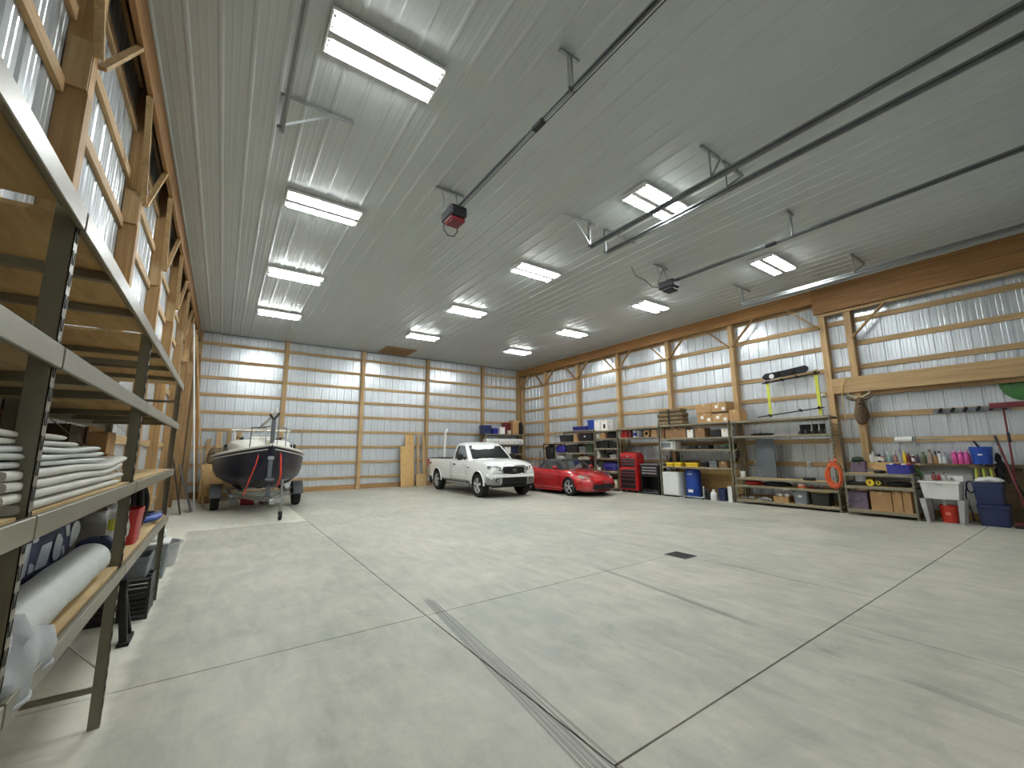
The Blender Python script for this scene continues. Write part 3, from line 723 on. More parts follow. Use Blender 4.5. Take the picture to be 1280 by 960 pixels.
# under the rack
CR = 'black crates under the tarp rack'
for k in range(2):
    t = thing('stacking_crate', 'black slotted stacking crate on the floor under the tarp rack' if k == 0 else 'black slotted stacking crate standing on another crate under the tarp rack', 'crate', (-.72, 5.86, k * .19), 0)
    part('bottom', MB().box(-.24, -.2, 0, .24, .2, .012), BLACK, t)
    for z in (.02, .065, .11, .15):
        part('side_rail', MB().box(-.25, -.21, z, .25, -.195, z + .03).box(-.25, .195, z, .25, .21, z + .03).box(-.25, -.195, z, -.235, .195, z + .03).box(.235, -.195, z, .25, .195, z + .03), BLACK, t)
    for sx in (-1, 1):
        for sy in (-1, 1): part('corner_post', MB().box(sx * .24 - .012, sy * .2 - .012, 0, sx * .24 + .012, sy * .2 + .012, .188), BLACK, t)
tote('open grey basin standing on the black stacking crates', (-.70, 5.86, .38), .40, .36, .2, GREY, None, None, 0, 'basin', 'basin')
t = thing('sawhorse', 'folded black plastic sawhorse leaning under the tarp rack', 'sawhorse', (-.72, 5.02, 0))
part('top_rail', MB().bar((-.26, .1, .44), (.14, .1, .47), .08, .09), BLACKM, t, bev=.01)
for x, dx in ((-.22, -.02), (.11, .06)):
    for dy in (-.02, .2): part('leg', MB().bar((x, .1, .42), (x + dx, dy, .025), .055, .03, (0, 1, 0)), BLACK, t, bev=.006)
for x, dx in ((-.22, -.02), (.11, .06)): part('foot', MB().box(x + dx - .04, -.05, 0, x + dx + .04, .23, .03), BLACKM, t)
tote('grey storage bin with white lid on the floor past the tarp rack', (-.72, 7.45, 0), .5, .42, .46, GREY, WHITE, None, 0)
lump('white_sack', 'white plastic sack lying on the lid of the grey bin', 'sack', (-.70, 7.45, .466), .18, .16, .07, WHITE, None, 12, .15, lambda t: ridge(t, [(0, .12, .1), (.02, .17, .13), (.05, .2, .1)], .02, WHITE, 'knot'))
t = thing('wash_tub', 'light grey oval tub on the floor behind the grey bin', 'tub', (-.62, 8.1, 0))
part('body', MB().loft([[(q * .24 * math.cos(a), q * .3 * math.sin(a), z) for a in [2 * math.pi * i / 24 for i in range(24)]] for q, z in ((.8, 0), (.97, .3), (1.05, .3), (1.05, .32), (.95, .32), (.77, .012))]), GREYL, t, 40)
part('handle', MB().box(-.26, -.06, .30, -.24, .06, .33).box(.24, -.06, .30, .26, .06, .33), GREYL, t)

# ================= lumber in the back-left corner =================
def sheet(name, label, cat, p0, p1, width, th, mat, wdir, group=None):      # leaning sheet from floor line p0 to top line p1
    a, b_, wd = Vector(p0), Vector(p1), Vector(wdir).normalized()
    t = thing(name, label, cat, a, 0, group)
    d = b_ - a; n = d.cross(wd).normalized()
    vs = [wd * i * width / 2 + d * j + n * k * th for k in (0, 1) for j in (0, 1) for i in (-1, 1)]
    mn = min(v.z for v in vs)
    part('board', MB().add([v - Vector((0, 0, mn)) for v in vs], [(0, 1, 3, 2), (4, 6, 7, 5), (0, 4, 5, 1), (1, 5, 7, 3), (3, 7, 6, 2), (2, 6, 4, 0)]), mat, t)
    return t
sheet('plank', 'long pale plank leaning against the wall, reaching almost to the ceiling', 'plank', (-.3, 15.5, 0), (-.94, 15.95, 5.3), .14, .04, WZ, (0, 1, 0))
sheet('plank', 'thin reddish plank leaning into the back corner behind the boat', 'plank', (-.62, 18.25, 0), (-.98, 18.7, 5.2), .1, .03, BZ, (1, 0, 0))
t = thing('plastic_pipe', 'tall white plastic pipe leaning beside the long pale plank', 'pipe', (-.5, 14.9, 0)); part('pipe', MB().cyl((0, 0, 0), (-.5, .3, 5.4), .022, n=10), WHITE, t, 50); part('coupling', MB().cyl((-.25, .15, 2.7), (-.262, .157, 2.83), .03, n=10), WHITE, t, 50)
sheet('cement_board', 'dark grey cement board sheet leaning against the side wall', 'board', (-.55, 14.75, 0), (-.92, 14.75, 1.3), .5, .02, pm('cement_grey', (.40, .40, .38), .9), (0, 1, 0))
sheet('plank', 'dark stained board leaning behind the cement board', 'plank', (-.75, 14.25, 0), (-1.08, 14.25, 1.7), .2, .025, pm('dark_stain', (.22, .18, .15), .7), (0, 1, 0))
for k, (x, hgt, lab) in enumerate(((-.42, 2.1, 'short rough plank standing against the back wall beside the thin reddish plank'), (-.12, 2.38, 'pale plank standing upright at the back wall beside a post, behind the boat'), (.18, 2.4, 'yellowish stud standing upright at the back wall behind the boat'), (.5, 2.36, 'greyish stud standing at the back wall, closest to the boat cabin'))):
    sheet('plank', lab, 'plank', (x, 18.68, 0), (x, 18.9, hgt), .13 + .03 * (k % 2), .04, WZ, (1, 0, 0))
sheet('chipboard', 'mottled chipboard offcut leaning on the crate behind the boat', 'board', (-.2, 17.2, 0), (-.2, 17.66, 1.2), .62, .015, OSB, (1, 0, 0))
sheet('plywood_sheet', 'plain plywood offcut leaning behind the boat trailer wheel', 'board', (.45, 17.22, 0), (.45, 17.66, 1.25), .6, .015, PLY, (1, 0, 0))
t = thing('wooden_crate', 'big plywood crate behind the leaning offcuts and the boat', 'crate', (.15, 18.12, 0))
for k in range(4): part('side_board', MB().box(-.6, -.4, .02 + k * .3, .6, .4, .31 + k * .3), PLY, t, bev=.01)
for s in (-1, 1): part('corner_cleat', MB().box(s * .55 - .05, -.42, 0, s * .55 + .05, -.4, 1.22), WZ, t)
t = thing('duffel_bag', 'brown canvas bundle strapped up and set on the big plywood crate', 'bag', (-.02, 18.12, 1.22))
part('cover', MB().loft([[(-.38 * k, -.25 * k, z), (.38 * k, -.25 * k, z), (.38 * k, .25 * k, z), (-.38 * k, .25 * k, z)] for k, z in ((.95, 0), (1.03, .15), (.98, .36), (.85, .50), (.55, .56))]), BROWN, t, 30, bev=.05)
for x in (-.2, .2): part('strap', MB().box(x - .025, -.262, .02, x + .025, -.25, .42), BLACKM, t)
part('flap_fold', MB().tube([(-.36, -.25, .38), (0, -.27, .35), (.36, -.25, .40)], .02, 6), BROWN, t, 60)
t = thing('wood_block', 'short dark timber block on the floor before the chipboard offcut', 'timber', (-.2, 16.9, 0)); part('timber', MB().box(-.25, -.1, 0, .25, .1, .2), DX, t, bev=.01); part('end_band', MB().box(-.252, -.1, .02, -.25, .1, .18), BLACKM, t)
# boards at the back wall behind the truck
sheet('osb_sheet', 'yellow oriented strand board sheet standing at the back wall beside the truck', 'board', (7.05, 18.52, 0), (7.05, 18.77, 1.83), .62, .015, OSB, (1, 0, 0))
sheet('osb_sheet', 'narrow strand board strip standing behind the wider sheet at the back wall', 'board', (7.2, 18.6, 0), (7.2, 18.84, 2.36), .42, .015, OSB, (1, 0, 0))
for x, hgt, lab in ((7.62, 2.3, 'upright pine stud beside the strand board at the back wall'), (7.9, 2.34, 'upright pine stud right beside the wall post behind the truck bed')):
    sheet('stud', lab, 'stud', (x, 18.62, 0), (x, 18.86, hgt), .13, .04, WZ, (1, 0, 0))
sheet('plywood_sheet', 'low plywood offcut leaning across the studs at the back wall', 'board', (7.72, 18.5, 0), (7.72, 18.57, .55), .5, .02, PLY, (1, 0, 0))
t = thing('downspout', 'white plastic downspout standing at the back wall behind the truck', 'downspout', (8.85, 18.6, 0)); part('pipe', MB().box(-.05, -.035, 0, .05, .035, 2.5).xf(Matrix.Rotation(.03, 4, 'Y')), WHITE, t, bev=.008); part('elbow', MB().bar((.075, 0, 2.45), (.16, 0, 2.68), .1, .07, (0, 1, 0)), WHITE, t, bev=.008)
# ================= vehicles =================
def wheel(parent, x, y, r, w_, side, rimmat, spokes, rim=.66, twin=False, hub=.07):
    # side +1: outer face towards +y
    n = 28
    tr = part('tire', MB().lathe([(r * rim, -w_ / 2), (r * .93, -w_ / 2), (r * .985, -w_ * .42), (r, -w_ * .3), (r, w_ * .3), (r * .985, w_ * .42), (r * .93, w_ / 2), (r * rim, w_ / 2), (r * rim * .96, 0), (r * rim, -w_ / 2)], n, axis='y', cap=False), RUB, parent, 40, loc=(x, y, r))
    rm = part('rim', MB().lathe([(r * rim * 1.02, side * w_ * .5), (r * rim * .95, side * w_ * .47), (r * rim * .9, side * w_ * .1)], n, axis='y', cap=False), rimmat, tr, 40)
    bk = BLACKM
    for k in range(spokes):
        a = 2 * math.pi * (k + .25) / spokes
        for off in ((-.13, .13) if twin else (0,)):
            p0 = Vector((math.cos(a) * r * .1, side * w_ * .42, math.sin(a) * r * .1)); p1 = Vector((math.cos(a + off) * r * rim * .93, side * w_ * .44, math.sin(a + off) * r * rim * .93))
            part('spoke', MB().bar(p0, p1, r * (.1 if twin else .17), .03, (0, 1, 0)), rimmat, tr, bev=.006)
    part('hub_cap', MB().cyl((0, side * w_ * .36, 0), (0, side * w_ * .47, 0), r * .16, r * .13, 14), rimmat, tr, 40)
    part('brake_disc', MB().cyl((0, side * w_ * .12, 0), (0, side * w_ * .15, 0), r * rim * .9, n=20), BLACKM, tr, 40)
    return tr
def mirror_y(poly): return poly + [(-y, z) for y, z in reversed(poly) if abs(y) > 1e-6]
def body_loft(st, shape):
    rings = []
    for s in st:
        half = shape(*s[1:])
        rings.append([(s[0], y, z) for y, z in half] + [(s[0], -y, z) for y, z in reversed(half) if abs(y) > 1e-6])
    return MB().loft(rings)
def glass_patch(pts, n, th=.012):     # pts: ordered outline in 3D, thickened along n
    n = Vector(n).normalized() * th; vs = [Vector(p) for p in pts]; m = len(vs)
    return MB().add([v + n for v in vs] + [v - n for v in vs], [tuple(range(m)), tuple(range(2 * m - 1, m - 1, -1))] + [(i, (i + 1) % m, m + (i + 1) % m, m + i) for i in range(m)])
def rrect_ring(xr, xf, hw, z, r, crown=0):
    pts = []
    for sx, sy, q0 in ((1, 1, 0), (-1, 1, 90), (-1, -1, 180), (1, -1, 270)):
        cx = (xf - r) if sx > 0 else (xr + r); cy = sy * (hw - r)
        for q in (0, 30, 60, 90): pts.append((cx + r * math.cos(rad(q0 + q)), cy + r * math.sin(rad(q0 + q)), z))
    return pts
ALLOY = pm('alloy_wheel', (.80, .80, .80), .3, .45, .05)
# ---------- pickup ----------
PAINTW = pm('white_car_paint', (.93, .93, .92), .25, 0, .01, 2, coat=.8)
tk = thing('pickup_truck', 'white single-cab pickup truck with black grille, parked by the red car', 'truck', (8.48, 14.55, 0), rad(-90 - 2.5))
def tsh(hw, zb, zt, cr, tuck=.93):
    return [(0, zb), (hw * .9, zb), (hw * .985, zb + .08), (hw, zb + .25), (hw, zt - .35), (hw * .985, zt - .16), (hw * tuck, zt - .03), (hw * (tuck - .06), zt), (hw * .5, zt + cr * .8), (0, zt + cr)]
st = [(-3.06, .93, .62, 1.24, .0), (-3.0, .98, .52, 1.29, .0), (-2.6, 1.0, .46, 1.31, 0), (-.55, 1.0, .46, 1.31, 0), (.0, 1.0, .46, 1.28, 0), (.95, 1.0, .46, 1.27, .03), (1.15, 1.0, .46, 1.27, .06), (1.75, 1.0, .46, 1.245, .07),
      (2.15, .985, .46, 1.19, .08), (2.4, .95, .48, 1.11, .08), (2.52, .90, .55, 1.04, .07), (2.58, .85, .6, .98, .05)]
cut = [MB().cyl((x, y0, .42), (x, y1, .42), .475, n=32) for x in (1.76, -1.94) for y0, y1 in ((.62, 1.2), (-1.2, -.62))] + [MB().box(-2.93, -.8, .8, -.52, .8, 1.6)]
link('body', difference(body_loft(st, tsh), cut, PAINTW, 'body', 38), tk)
G0, G1 = 1.22, 1.93
def gx_(z):
    k = (z - G0) / (G1 - G0); return (-.52 + .10 * k, 1.12 - .80 * k - .05 * k * k, .955 - .19 * k)
rings = [rrect_ring(*gx_(z), z, .10) for z in (1.2, 1.4, 1.6, 1.78)] + [rrect_ring(*(lambda g: (g[0] + .02, g[1] - .05, g[2] - .03))(gx_(1.87)), 1.87, .12), rrect_ring(-.33, .13, .62, 1.925, .12), rrect_ring(-.2, .0, .3, 1.945, .1)]
cabp = part('cab', MB().loft(rings), PAINTW, tk, 40)
zz = [1.30, 1.42, 1.54, 1.66, 1.78]
out = [(gx_(z)[1] + .004, gx_(z)[2] - .12, z) for z in zz]
part('windshield', glass_patch(out + [(x, -y, z) for x, y, z in reversed(out)], (.55, 0, .8), .008), GLASSD, tk)
for s in (-1, 1):
    za, zb_ = 1.30, 1.80
    sw = [(-.30, s * (gx_(za)[2] + .002), za), (.80, s * (gx_(za)[2] + .002), za), (.82, s * (gx_(1.36)[2] + .002), 1.36), (.36, s * (gx_(zb_)[2] + .002), zb_), (-.18, s * (gx_(zb_)[2] + .002), zb_), (-.26, s * (gx_(1.72)[2] + .002), 1.72)]
    part('side_window', glass_patch(sw, (0, s, .26), .008), GLASSD, tk)
    part('window_post', MB().bar((-.16, s * (gx_(1.3)[2] + .012), 1.3), (-.12, s * (gx_(1.8)[2] + .012), 1.8), .012, .03, (0, 1, 0)), BLACK, tk)
    # door shut lines, handle, trim
    b = MB().box(-.36, s * 1.0 - .003, .56, -.352, s * 1.0 + .003, 1.16).box(.84, s * 1.0 - .003, .56, .848, s * 1.0 + .003, 1.1).box(-.36, s * 1.0 - .003, .553, .848, s * 1.0 + .003, .56)
    part('door_gap', b, BLACKM, tk)
    part('bed_gap', MB().box(-.535, s * 1.0 - .004, .5, -.525, s * 1.0 + .004, 1.2), BLACKM, tk)
    part('door_handle', MB().box(-.28, s * .985 - .02, 1.07, -.08, s * .985 + .025, 1.115), BLACK, tk, bev=.008)
    part('side_moulding', MB().box(-.5, s * 1.0 - .01, .66, .95, s * 1.0 + .02, .73), PAINTW, tk, bev=.008)
    mr = part('side_mirror', MB().box(.62, s * 1.16 - .1, 1.26, .74, s * 1.16 + .1, 1.50), BLACK, tk, bev=.03); part('mirror_arm', MB().bar((.68, s * .93, 1.3), (.68, s * 1.08, 1.34), .05, .06), BLACK, mr)
    part('running_board', MB().cyl((-.9, s * .98, .40), (1.15, s * .98, .40), .05, n=12).box(.8, s * .9 - .1, .4, .86, s * .9 + .1, .5).box(-.6, s * .9 - .1, .4, -.54, s * .9 + .1, .5), STEEL, tk, 40)
    part('headlight', glass_patch([(2.575, s * .52, .90), (2.47, s * .86, .95), (2.37, s * .945, 1.0), (2.36, s * .93, 1.075), (2.49, s * .86, 1.075), (2.585, s * .53, 1.045)], (.9, s * .4, .25), .03), pm('headlight_lens', (.55, .57, .58), .12, .4, .3, 16, coat=1), tk)
    part('headlight_bulb', MB().sph((2.585, s * .62, .98), .05, .06, .05, 12, 8), CHROME, tk, 60)
    part('bumper_end', MB().loft([[(2.64 - d_, s * .50, z) for z, d_ in ((.44, .05), (.5, 0), (.68, 0), (.74, .04))] + [(2.5, s * .50, .74), (2.5, s * .50, .44)],
                                   [(2.60 - d_, s * .82, z) for z, d_ in ((.44, .06), (.5, 0), (.68, 0), (.74, .04))] + [(2.45, s * .82, .74), (2.45, s * .82, .44)],
                                   [(2.40 - d_, s * .985, z) for z, d_ in ((.47, .05), (.52, 0), (.68, 0), (.73, .04))] + [(2.3, s * .96, .73), (2.3, s * .96, .47)]]), pm('bumper_silver', (.60, .60, .59), .25, .5, .04), tk, 40)
    part('fog_lamp', MB().cyl((2.58, s * .68, .59), (2.645, s * .68, .59), .07, n=16), BLACK, tk, 40); part('fog_lens', MB().cyl((2.646, s * .68, .59), (2.652, s * .68, .59), .045, n=14), CHROME, tk, 40)
    part('tail_light', MB().box(-3.08, s * .93 - .06, .95, -2.97, s * .93 + .062, 1.26), REDP, tk, bev=.01)
    part('bed_decal', MB().box(-2.86, s * 1.0 - .001, 1.10, -2.5, s * 1.0 + .003, 1.13).box(-2.86, s * 1.0 - .001, 1.06, -2.62, s * 1.0 + .003, 1.085), pm('decal_dark', (.25, .12, .12), .5), tk)
    part('fender_badge', MB().box(.98, s * 1.0 - .001, .98, 1.12, s * 1.0 + .004, 1.02), BLACK, tk)
    part('mud_flap', MB().box(-2.48, s * .98 - .12, .25, -2.46, s * .98, .52), BLACKM, tk)
    for x in (1.76, -1.94):
        part('arch_lip', MB().tube([(x + .485 * math.cos(a), s * .995, .42 + .485 * math.sin(a)) for a in [rad(q) for q in range(0, 181, 12)]], .028, 8), PAINTW, tk, 60)
        part('wheel_well', MB().loft([[(x + .47 * math.cos(a), s * y, .42 + .47 * math.sin(a)) for a in [rad(q) for q in range(-5, 186, 10)]] for y in (.63, .98)], False, False), BLACKM, tk)
        wheel(tk, x, s * .865, .405, .265, s, ALLOY, 5, .64, True)
part('bumper_top', MB().loft([[(2.66, y, .70), (2.66, y, .78), (2.50, y, .83), (2.40, y, .80), (2.40, y, .70)] if abs(y) < .8 else [(2.42, y, .70), (2.42, y, .78), (2.36, y, .81), (2.3, y, .80), (2.3, y, .70)] for y in (-.97, -.78, 0, .78, .97)]), PAINTW, tk, 40)
part('lower_intake', MB().box(2.48, -.52, .46, 2.63, .52, .69), BLACKM, tk, bev=.015); part('skid_valance', MB().box(2.35, -.8, .36, 2.57, .8, .47), BLACKM, tk, bev=.03)
for z in (.52, .6): part('intake_bar', MB().box(2.63, -.5, z, 2.638, .5, z + .02), BLACK, tk)
gr = part('grille', MB().box(2.52, -.44, .79, 2.615, .44, 1.03), BLACKM, tk, bev=.03)
part('grille_surround', MB().tube([(2.615, y, z) for y, z in ((-.47, .82), (-.5, .95), (-.45, 1.05), (0, 1.075), (.45, 1.05), (.5, .95), (.47, .82), (0, .785))], .025, 8, True), CHROME, tk, 60)
part('grille_top_bar', MB().box(2.55, -.45, 1.035, 2.63, .45, 1.10), CHROME, tk, bev=.02)
for z in (.85, .91, .97): part('grille_bar', MB().box(2.615, -.42, z, 2.625, .42, z + .018), BLACK, gr)
em = part('emblem', MB().tube([(2.64, .085 * math.cos(a), .92 + .06 * math.sin(a)) for a in [rad(q) for q in range(0, 360, 20)]], .01, 6, True), CHROME, tk, 60)
part('emblem_oval', MB().tube([(2.64, .03 * math.cos(a), .915 + .05 * math.sin(a)) for a in [rad(q) for q in range(0, 360, 30)]], .007, 6, True), CHROME, em, 60)
part('emblem_oval', MB().tube([(2.64, .07 * math.cos(a), .945 + .022 * math.sin(a)) for a in [rad(q) for q in range(0, 360, 30)]], .007, 6, True), CHROME, em, 60)
part('hood_line', MB().bar((1.15, .6, 1.325), (2.4, .52, 1.17), .012, .006).bar((1.15, -.6, 1.325), (2.4, -.52, 1.17), .012, .006), PAINTW, tk)
part('bed_rail_cap', MB().box(-2.98, .8, 1.305, -.52, .93, 1.325).box(-2.98, -.93, 1.305, -.52, -.8, 1.325).box(-2.98, -.8, 1.305, -2.9, .8, 1.325), BLACK, tk)
part('bed_liner', MB().box(-2.92, -.79, .80, -.53, .79, .83), BLACKM, tk)
part('wiper', MB().bar((1.14, .5, 1.29), (.98, -.05, 1.40), .015, .012).bar((1.14, -.1, 1.29), (.98, -.6, 1.40), .015, .012), BLACKM, tk)
part('underbody', MB().box(-2.9, -.55, .35, 2.3, .55, .5), BLACKM, tk); part('axle', MB().cyl((-1.94, -.75, .40), (-1.94, .75, .40), .06, n=10).cyl((1.76, -.75, .40), (1.76, .75, .40), .05, n=10), BLACKM, tk)
part('rear_bumper', MB().box(-3.17, -.95, .55, -3.0, .95, .74), CHROME, tk, bev=.03)
# ---------- roadster ----------
PAINTR = pm('red_car_paint', (.66, .06, .09), .25, 0, .04, 2, coat=1)
cr = thing('sports_car', 'red two-seat sports car with black soft top, parked before the steel racks', 'car', (11.1, 12.42, 0), rad(-90 - 1))
def csh(hw, zb, zt, cr_, sh):
    return [(0, zb), (hw * .88, zb), (hw * .97, zb + .05), (hw, zb + .2), (hw * .985, sh - .1), (hw * .95, sh), (hw * .86, sh + (zt - sh) * .55 + .02), (hw * .62, zt), (hw * .3, zt + cr_ * .7), (0, zt + cr_)]
st = [(-2.07, .62, .38, .80, .02, .70), (-2.02, .74, .28, .93, .02, .78), (-1.85, .82, .22, .98, .02, .84), (-1.2, .872, .17, .97, .02, .86), (-.6, .875, .16, .92, 0, .84), (.3, .865, .16, .90, .0, .80), (.75, .865, .16, .90, .03, .80),
      (1.25, .87, .17, .83, .05, .76), (1.6, .84, .18, .75, .05, .66), (1.85, .76, .19, .66, .05, .56), (1.98, .66, .2, .58, .05, .48), (2.06, .48, .23, .52, .03, .42)]
cut = [MB().cyl((x, y0, .31), (x, y1, .31), .355, n=32) for x in (1.2, -1.2) for y0, y1 in ((.6, 1.1), (-1.1, -.6))]
link('body', difference(body_loft(st, csh), cut, PAINTR, 'body', 40), cr)
C0 = .86
def cgx(z):
    k = (z - C0) / .40; return (-.98 + .45 * k, .80 - .62 * k, .71 - .17 * k)
rings = [rrect_ring(*cgx(z), z, .1) for z in (.84, .95, 1.06, 1.16)] + [rrect_ring(-.55, .22, .5, 1.235, .12), rrect_ring(-.42, .1, .32, 1.262, .12)]
part('soft_top', MB().loft(rings), pm('soft_top_cloth', (.16, .17, .18), .7), cr, 40)
zz = [.92, 1.0, 1.08, 1.18]
out = [(cgx(z)[1] + .004, cgx(z)[2] - .08, z) for z in zz]
part('windshield', glass_patch(out + [(x, -y, z) for x, y, z in reversed(out)], (.5, 0, .85), .008), GLASSD, cr)
part('windshield_frame', MB().tube([(.78, .67, .90), (.42, .585, 1.15), (.25, .5, 1.225), (.25, -.5, 1.225), (.42, -.585, 1.15), (.78, -.67, .90)], .022, 8), pm('frame_dark', (.25, .25, .26), .3, .4), cr, 60)
for s in (-1, 1):
    sw = [(-.55, s * (cgx(.92)[2] + .003), .92), (.62, s * (cgx(.92)[2] + .003), .92), (.28, s * (cgx(1.16)[2] + .003), 1.16), (-.38, s * (cgx(1.16)[2] + .003), 1.16)]
    part('side_window', glass_patch(sw, (0, s, .3), .008), GLASSD, cr)
    part('door_gap', MB().box(-.42, s * .872 - .002, .3, -.413, s * .872 + .004, .78).box(.72, s * .864 - .002, .3, .727, s * .864 + .004, .78), BLACKM, cr)
    part('side_mirror', MB().sph((.52, s * .93, .97), .09, .1, .065, 12, 8), PAINTR, cr, 60)
    part('mirror_arm', MB().bar((.54, s * .75, .9), (.53, s * .88, .95), .05, .035), PAINTR, cr)
    part('headlight', glass_patch([(1.92, s * .50, .57), (1.80, s * .74, .60), (1.58, s * .80, .685), (1.60, s * .74, .72), (1.78, s * .58, .685), (1.9, s * .5, .62)], (.7, s * .5, .6), .018), pm('car_lamp_lens', (.62, .60, .56), .1, .2, .3, 18, coat=1), cr)
    part('headlight_bulb', MB().sph((1.86, s * .58, .625), .05, .045, .035, 12, 8), CHROME, cr, 60)
    part('brake_duct', glass_patch([(2.0, s * .5, .28), (1.9, s * .68, .30), (1.9, s * .68, .38), (2.0, s * .5, .38)], (.85, s * .5, .1), .02), pm('duct_dark', (.28, .04, .06), .5), cr)
    part('side_marker', MB().box(1.62, s * .845 - .01, .50, 1.72, s * .84 + .012, .53), ORANGE, cr)
    part('sill', MB().box(-.8, s * .855 - .02, .14, .8, s * .855 + .015, .2), PAINTR, cr, bev=.01)
    part('tail_light', MB().box(-2.08, s * .6 - .14, .68, -1.95, s * .6 + .14, .82), REDP, cr, bev=.02)
    part('arch_edge', MB().tube([(1.2 + .36 * math.cos(a), s * .868, .31 + .36 * math.sin(a)) for a in [rad(q) for q in range(0, 181, 12)]], .014, 8), PAINTR, cr, 60)
    for x in (1.2, -1.2):
        part('wheel_well', MB().loft([[(x + .35 * math.cos(a), s * y, .31 + .35 * math.sin(a)) for a in [rad(q) for q in range(-8, 189, 11)]] for y in (.61, .85)], False, False), BLACKM, cr)
        wheel(cr, x, s * .755, .315, .205, s, ALLOY, 5, .72)
part('front_intake', MB().loft([[(2.125 - y * y * .25, y, z) for y, z in ((-.52, .26), (-.26, .25), (0, .25), (.26, .25), (.52, .26), (.46, .41), (.23, .42), (0, .42), (-.23, .42), (-.46, .41))], [(1.85, y, z) for y, z in ((-.52, .26), (-.26, .25), (0, .25), (.26, .25), (.52, .26), (.46, .41), (.23, .42), (0, .42), (-.23, .42), (-.46, .41))]]), BLACKM, cr)
part('chin_spoiler', MB().loft([[(2.07 - .33 * (y / .7) ** 2 + d_, y, z) for d_, z in ((-.1, .16), (0.01, .17), (0.01, .2), (-.1, .23))] for y in (-.7, -.45, 0, .45, .7)]), PAINTR, cr, 40)
part('emblem', MB().cyl((2.05, 0, .515), (2.075, 0, .50), .035, n=12), CHROME, cr); part('hood_gap', MB().bar((.8, .6, .915), (1.9, .42, .69), .008, .008).bar((.8, -.6, .915), (1.9, -.42, .69), .008, .008), BLACKM, cr)
part('underbody', MB().box(-1.9, -.6, .13, 1.8, .6, .22), BLACKM, cr); part('rear_bumper', MB().box(-2.1, -.6, .3, -2.0, .6, .5), PAINTR, cr, bev=.04)
part('wiper', MB().bar((.82, .3, .915), (.7, -.15, .985), .012, .01), BLACKM, cr)

# ================= sailing boat on its trailer =================
BA = rad(-90 + 1.0); BX_, BY_ = .98, 14.75
FENDER = pm('fender_grey', (.33, .34, .35), .55, .2)
tl = thing('boat_trailer', 'galvanised boat trailer with tall post and jockey wheel under the sailboat', 'trailer', (BX_, BY_, 0), BA)
for s in (-1, 1):
    wheel(tl, 0, s * 1.03, .32, .2, s, GALV, 5, .55)
    part('fender', MB().loft([[(.40 * math.cos(a), s * y, .32 + .40 * math.sin(a)) for a in [rad(q) for q in range(5, 176, 12)]] for y in (.9, 1.17)], False, False), FENDER, tl, 40)
    part('fender_skirt', MB().loft([[(.40 * math.cos(a), s * 1.17, .32 + .40 * math.sin(a)) for a in [rad(q) for q in range(5, 176, 12)]], [(.33 * math.cos(a), s * 1.172, .34 + .33 * math.sin(a)) for a in [rad(q) for q in range(5, 176, 12)]]], False, False), FENDER, tl)
    part('fender_stay', MB().bar((0, s * .9, .52), (0, s * .7, .48), .05, .04), GALV, tl)
    part('frame_rail', MB().bar((-2.1, s * .72, .46), (.6, s * .72, .46), .06, .1), GALV, tl); part('tongue_rail', MB().bar((.6, s * .72, .46), (2.75, s * .05, .46), .06, .1), GALV, tl)
    part('bunk', MB().bar((-2.0, s * .55, .60), (1.2, s * .5, .62), .1, .06), BLACKM, tl)
    for x in (-1.8, .6): part('bunk_post', MB().box(x - .03, s * .55 - .03, .46, x + .03, s * .55 + .03, .60), GALV, tl)
for x in (-2.0, 0, .9): part('crossmember', MB().bar((x, -.72, .43), (x, .72, .43), .07, .07), GALV, tl)
part('axle', MB().cyl((0, -1.0, .32), (0, 1.0, .32), .035, n=10), GALV, tl)
part('drawbar', MB().bar((2.3, 0, .46), (3.4, 0, .46), .07, .09), GALV, tl); part('coupler', MB().box(3.38, -.06, .42, 3.6, .06, .54), GALV, tl, bev=.02)
part('mast_post', MB().bar((2.62, 0, .42), (2.62, 0, 2.42), .09, .09), pm('post_grey', (.36, .37, .39), .5, .3), tl); part('post_collar', MB().box(2.55, -.07, 1.42, 2.69, .07, 1.5), GALV, tl, bev=.01)
part('post_crutch', MB().bar((2.62, 0, 2.42), (2.62, .12, 2.6), .05, .04, (1, 0, 0)).bar((2.62, 0, 2.42), (2.62, -.1, 2.56), .05, .04, (1, 0, 0)), BLACK, tl)
part('winch', MB().cyl((2.72, -.1, .9), (2.72, .1, .9), .08, n=14), BLACK, tl, 40)
part('jack_tube', MB().cyl((3.1, .24, .22), (3.1, .24, .95), .03, n=10), GALV, tl, 40); part('jack_handle', MB().bar((3.1, .24, .93), (3.1, .38, .96), .02, .02), GALV, tl)
part('jack_bracket', MB().box(3.04, 0, .42, 3.16, .28, .52), GALV, tl); jw = part('jockey_wheel', MB().lathe([(.03, -.03), (.09, -.035), (.105, -.02), (.105, .02), (.09, .035), (.03, .03)], 18, (3.14, .24, .105), 'y'), RUB, tl, 40)
part('wheel_hub', MB().cyl((3.14, .195, .105), (3.14, .285, .105), .04, n=12), GALV, jw); part('wheel_fork', MB().box(3.09, .19, .1, 3.13, .2, .26).box(3.09, .28, .1, 3.13, .29, .26).box(3.09, .19, .24, 3.13, .29, .26), GALV, tl)
bt = thing('sailboat', 'navy sailboat with white deck and cabin, resting on the trailer', 'boat', (BX_, BY_, 0), BA)
HULL = pm('navy_gelcoat', (.05, .06, .14), .28, 0, .1, 1.5, spec=.4); DECK = pm('white_gelcoat', (.88, .87, .83), .4, 0, .04)
